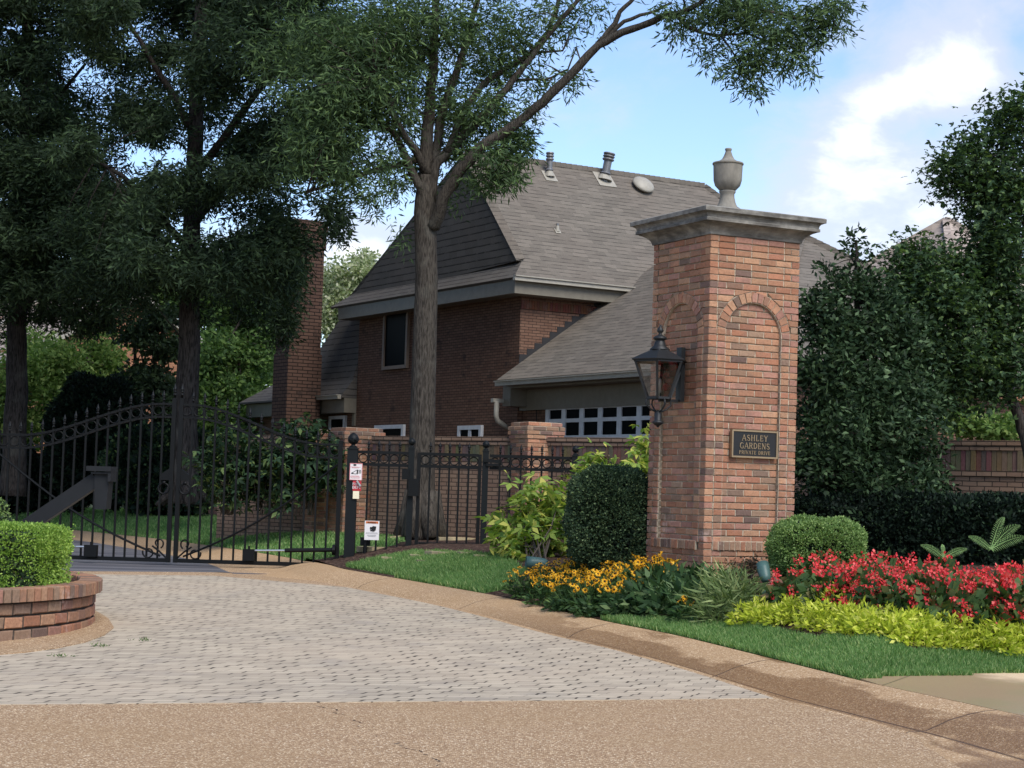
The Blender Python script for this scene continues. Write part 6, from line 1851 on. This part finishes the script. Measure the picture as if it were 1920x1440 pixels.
# ---- flower meshes
m = MB()
for k in range(12):
    a = 2 * math.pi * k / 12
    d = Vector((math.cos(a), math.sin(a), 0)); s = Vector((-d.y, d.x, 0))
    dr = -.006 if k % 2 else -.011
    m.poly([d * .008 + Vector((0, 0, .002)), d * .022 - s * .0058 + Vector((0, 0, .001)), d * .038 + Vector((0, 0, dr)), d * .022 + s * .0058 + Vector((0, 0, .001))], 0)
m.lathe([(.009, -.002), (.010, .004), (.008, .010), (.003, .014)], n=8, m=1)
ME_RUD = shared('blossom', m, [M_YELFL, M_CONE])
ME_BEG = []
for v in range(4):
    V = leaves(RNG.normal(0, .024, (10, 3)), 2, .032, .028, droop=.1, spread=.012)
    o = npmesh('blossom', V, quads(V), M_REDFL); ME_BEG.append(o.data); bpy.data.objects.remove(o)
def foliage_mesh(n, r, h, L, W, lm, nl=5, droop=.1, top=.5, name='foliage', shape=2.0):
    d = sdirs(n); d[:, 2] = np.abs(d[:, 2])
    P = d * (RNG.random((n, 1)) ** .4) * np.array([r, r, h])
    V = leaves(P, nl, L, W, droop=droop, spread=L * .5, dirs=d * .5)
    V[:, 2] = np.maximum(V[:, 2], .0)
    o = npmesh(name, V, quads(V), lm); me = o.data; bpy.data.objects.remove(o)
    return me, P
def stem_mesh(pts, h):
    mb = MB()
    for p in pts: mb.tube([(p[0] * .2, p[1] * .2, -.03), (p[0] * .7, p[1] * .7, p[2] * .55), tuple(p)], [.005, .004, .003], 4, cap=False)
    return shared('stems', mb, L_RUD)
def plant_proto(name, label, cat, group, fol, nfl, flm, r, h, hz=(.8, 1.15), up=True, bias=None, stem=True):
    o = empty(name, (0, 0, 0), label, cat, group)
    inst('foliage', fol, o, (0, 0, 0))
    pts = []
    for k in range(nfl):
        a = RNG.random() * 6.283; q = math.sqrt(RNG.random()) * r
        z = h * RNG.uniform(*hz) * (1 - .35 * (q / r) ** 2)
        p = (math.cos(a) * q, math.sin(a) * q, z); pts.append(p)
        me = flm[k % len(flm)] if isinstance(flm, list) else flm
        tilt = (RNG.normal(0, .45) + .5, RNG.normal(0, .45), RNG.random() * 6.28) if up else tuple(RNG.random(3) * 6.28)
        inst('blossom', me, o, p, tilt, RNG.uniform(.75, 1.1) * (1 if up else .85))
    if nfl and stem: inst('stems', stem_mesh(pts, h), o, (0, 0, 0))
    return o
def place(proto, p, first, sc=1.0):
    o = proto if first else copy_tree(proto)
    o.location = p; o.rotation_euler = (0, 0, RNG.random() * 6.28); o.scale = (sc, sc, sc)
    return o
used = set()
def scatter(protos, spots):
    for k, (p, s) in enumerate(spots):
        i = k % len(protos)
        pr = protos[i]
        place(pr, p, False, s)
    for pr in protos:
        for ch in [x for x in bpy.data.objects if x.parent == pr]: bpy.data.objects.remove(ch)
        bpy.data.objects.remove(pr)
# black-eyed coneflowers left of the pillar
RL = 'bushy coneflower plant with golden dark eyed blossoms in the bed left of the pillar'
RG = 'golden coneflowers along the kerb'
protos = []
for v in range(4):
    fm, _ = foliage_mesh(70, .26, .27, .09, .03, L_RUD, 5, .1)
    protos.append(plant_proto('coneflower', RL, 'flower', RG, fm, 36, ME_RUD, .28, .37))
spots = []
for px, py in ((985, 1122), (1030, 1134), (1078, 1145), (1120, 1152), (1020, 1112), (1066, 1120), (1110, 1130), (1150, 1140), (1060, 1104), (1100, 1108), (1145, 1116), (1185, 1124), (1135, 1098), (1180, 1104), (1220, 1110), (1215, 1094), (1250, 1098), (1280, 1094), (1175, 1092), (1310, 1096), (1095, 1096), (1240, 1120)):
    spots.append((hit(px, py), RNG.uniform(.82, 1.1)))
scatter(protos, spots)
fm, _ = foliage_mesh(40, .16, .16, .09, .03, L_RUD, 5, .1)
scatter([plant_proto('coneflower', 'small coneflower with a few golden blossoms at the edge of the grass strip', 'flower', RG, fm, 8, ME_RUD, .14, .2)], [(hit(1288, 1166), 1.0)])
# broad-leaved perennials
protos = []
for v in range(3):
    fm, _ = foliage_mesh(60, .22, .27, .13, .05, L_HOSTA, 5, .15)
    protos.append(plant_proto('leafy_perennial', 'dark green broad leaved perennial in front of the pillar between the yellow and red flowers', 'plant', 'broad leaved perennials', fm, 0, None, .2, .3))
scatter(protos, [(hit(px, py), s) for px, py, s in ((1172, 1152, .85), (1212, 1150, 1.0), (1255, 1152, 1.0), (1200, 1134, 1.0), (1245, 1132, 1.1), (1290, 1130, 1.05), (1270, 1115, 1.0), (1320, 1118, .9), (1105, 1156, .6), (1050, 1146, .55), (1300, 1150, .9))])
protos = []
for v in range(2):
    fm, _ = foliage_mesh(70, .24, .32, .16, .02, L_PALE, 5, -.05)
    protos.append(plant_proto('pale_perennial', 'pale grey green strappy perennial beside the lime green plants', 'plant', 'pale perennials', fm, 0, None, .2, .3))
scatter(protos, [(hit(px, py), s) for px, py, s in ((1345, 1150, 1.0), (1375, 1160, 1.0), (1350, 1128, .9), (1385, 1140, .9), (1340, 1168, .7))])
# lime plants, red begonias
bdir = Vector((BF[-2, 0] - BF[3, 0], BF[-2, 1] - BF[3, 1], 0)).normalized(); bn = Vector((-bdir.y, bdir.x, 0))
B0 = Vector((BF[3, 0], BF[3, 1], 0))
BL = (Vector((BF[-2, 0], BF[-2, 1], 0)) - B0).length + .5
def bedpt(u, v):
    x = B0.x + bdir.x * u
    yb = float(np.interp(x, BF[:, 0], BF[:, 1]))
    p = Vector((x + bn.x * v, yb + bn.y * v, 0)); p.z = T(p.x, p.y) - .01
    return p
protos = []
for v in range(4):
    fm, _ = foliage_mesh(110, .21, (.17, .2, .23, .26)[v], .055, .02, L_LIME, 6, -.15)
    protos.append(plant_proto('lime_shrub', 'low lime green shrub in the row behind the grass strip', 'shrub', 'row of lime green shrubs', fm, 0, None, .2, .3))
spots = []
for row, v in enumerate((.17, .42)):
    u = -.06 - row * .05
    while u < BL:
        spots.append((bedpt(u, v + RNG.normal(0, .03)), RNG.uniform(.8, 1.2))); u += .235
scatter(protos, spots)
protos = []
for v in range(5):
    fm, _ = foliage_mesh(80, .24, .36, .095, .062, L_BEG, 5, .1)
    protos.append(plant_proto('red_begonia', 'begonia plant full of coral red blossoms behind the lime green row', 'flower', 'red begonias', fm, 22, ME_BEG, .27, .40, (.45, 1.15), False, stem=False))
spots = []
for row, v in enumerate((.62, .88, 1.14, 1.4, 1.68, 1.96)):
    u = .05 + .07 * (row % 2) + (0 if row < 3 else .3)
    while u < BL + .6:
        spots.append((bedpt(u + RNG.normal(0, .03), v + RNG.normal(0, .04)), RNG.uniform(.85, 1.12) + (.14 if u > 1.5 else 0))); u += .28
scatter(protos, [s for s in spots if (s[0] - (PCEN - Vector((0, 0, 0)))).xy.length > .95])
# ferns
def fern(label, px, py, Y, fr):
    b = at(px, py, Y)
    o = empty('fern', b, label, 'fern', 'ferns')
    for az, ln, rise in fr:
        mb = MB(); P = []
        d = Vector((math.cos(az), math.sin(az) * .5, 0))
        for k in range(12):
            f = k / 11
            P.append(b + d * ln * f * .75 + Zv * (rise * (f - .38 * f ** 2.6)))
        mb.tube(P, [.005 * (1 - k / 13) for k in range(12)], 5)
        for k in range(1, 12):
            t = (P[k] - P[k - 1]).normalized(); s = t.cross(Vector((0, -1, .2))).normalized()
            for q_ in (-1, 1):
                for h_ in (0, .5):
                    p = P[k - 1].lerp(P[k], h_); w_ = .085 * math.sin(math.pi * min(1, .12 + .85 * (k + h_) / 12)) * ln / .6
                    e = (s * q_ + t * .5).normalized()
                    mb.poly([p, p + e * w_ * .5 + t * .003, p + e * w_ - Zv * .01, p + e * w_ * .5 - t * .003])
        mb.build('frond', L_FERN, o)
fern('tall fern frond standing above the red flowers at the right edge', 1858, 1030, 18.2, ((1.0, .42, .52), (.2, .5, .22), (2.5, .35, .2), (.55, .5, .40)))
fern('low arching fern just above the red flowers right of the clipped boxwood', 1770, 1046, 18.4, ((2.6, .35, .20), (.4, .36, .16), (1.6, .2, .22)))

# ---- ground fixtures
def bullet(label, c, axis, L, r):
    o = empty('landscape_light', (c.x, c.y, T(c.x, c.y)), label, 'landscape light', 'green landscape lights')
    Z = Vector(axis).normalized(); X = Z.orthogonal().normalized(); Y = Z.cross(X)
    m = MB()
    m.lathe([(r * .25, -L / 2), (r * .62, -L * .46), (r * .86, -L * .30), (r * .97, -.04 * L), (r, L * .2), (r, L / 2), (r * .9, L / 2), (r * .88, L * .42), (r * .2, L * .40)], c, 24, 0, (X, Y, Z)); m.build('housing', M_GREEN, o, smooth=True)
    m = MB(); m.lathe([(r * .87, L * .425), (r * .5, L * .43)], c, 20, 0, (X, Y, Z)); m.build('lens', M_PANE, o)
    m = MB(); m.bar((c.x, c.y, T(c.x, c.y) - .08), (c.x, c.y, c.z - r * .7), .03); m.build('stake', M_GREEN, o)
c = hit(1007, 1066); c = at(1007, 1056, c.y); bullet('green bullet shaped landscape light lying on the mulch in front of the hydrangea', c, (-1, -.12, .05), .27, .074)
c = at(1433, 1074, 17.2); bullet('green landscape light tilted up at the foot of the pillar', c, (-.12, .55, .8), .2, .06)

# ---- flagstones
rs = random.Random(3)
for px, py, w_, lab in ((735, 1049, .34, 'flat flagstone in the grass nearest the gate post'), (786, 1045, .3, 'small flagstone in the grass left of the pedestrian gate'), (835, 1039, .5, 'long flagstone at the sill of the pedestrian gate'), (880, 1040, .3, 'flagstone in the grass under the right end of the pedestrian gate'), (910, 1046, .36, 'flagstone at the edge of mulch and grass'),
                        (795, 1056, .25, 'little flagstone sunk in the grass'), (728, 1011, .5, 'tilted orange flagstone behind the narrow fence panel'), (700, 1030, .5, 'flagstone on the ground behind the warning sign'), (850, 1012, .7, 'broad flagstone on the path behind the pedestrian gate'), (885, 998, .5, 'flagstone on the path against the garden wall'), (925, 1010, .5, 'flagstone right of the pedestrian gate hinge')):
    c = hit(px, py)
    n = 8
    top = [Vector((c.x + math.cos(2 * math.pi * k / n) * w_ * rs.uniform(.38, .56), c.y + math.sin(2 * math.pi * k / n) * w_ * rs.uniform(.4, .6), c.z + .035 + (.05 if 'tilted' in lab else 0) * math.cos(2 * math.pi * k / n))) for k in range(n)]
    bot = [p - Zv * .08 for p in top]
    m = MB(); m.raw(top + bot, [tuple(range(n))] + [(k, n + k, n + (k + 1) % n, (k + 1) % n) for k in range(n)])
    tag(m.build('flagstone', M_STONE_F), lab, 'flagstone', 'flagstones by the pedestrian gate')
# small weeds in the paver joints, fallen leaf
for k, (px, py, lab) in enumerate(((120, 1233, 'weed tuft at the edge of the planter apron, nearest the viewer'), (187, 1214, 'tiny weed tuft at the rim of the planter apron'), (268, 1203, 'weed tuft growing in a paver joint'))):
    c = onplane(px, py, hd); C = np.array([tuple(c)]) + RNG.normal(0, (.04, .04, .0), (14, 3)); C[:, 2] = c.z + .006
    V = leaves(C, 3, .03, .006, droop=-1.0, spread=.01)
    tag(npmesh('weed_tuft', V, quads(V), L_MID), lab, 'weed', 'weeds in the paving')
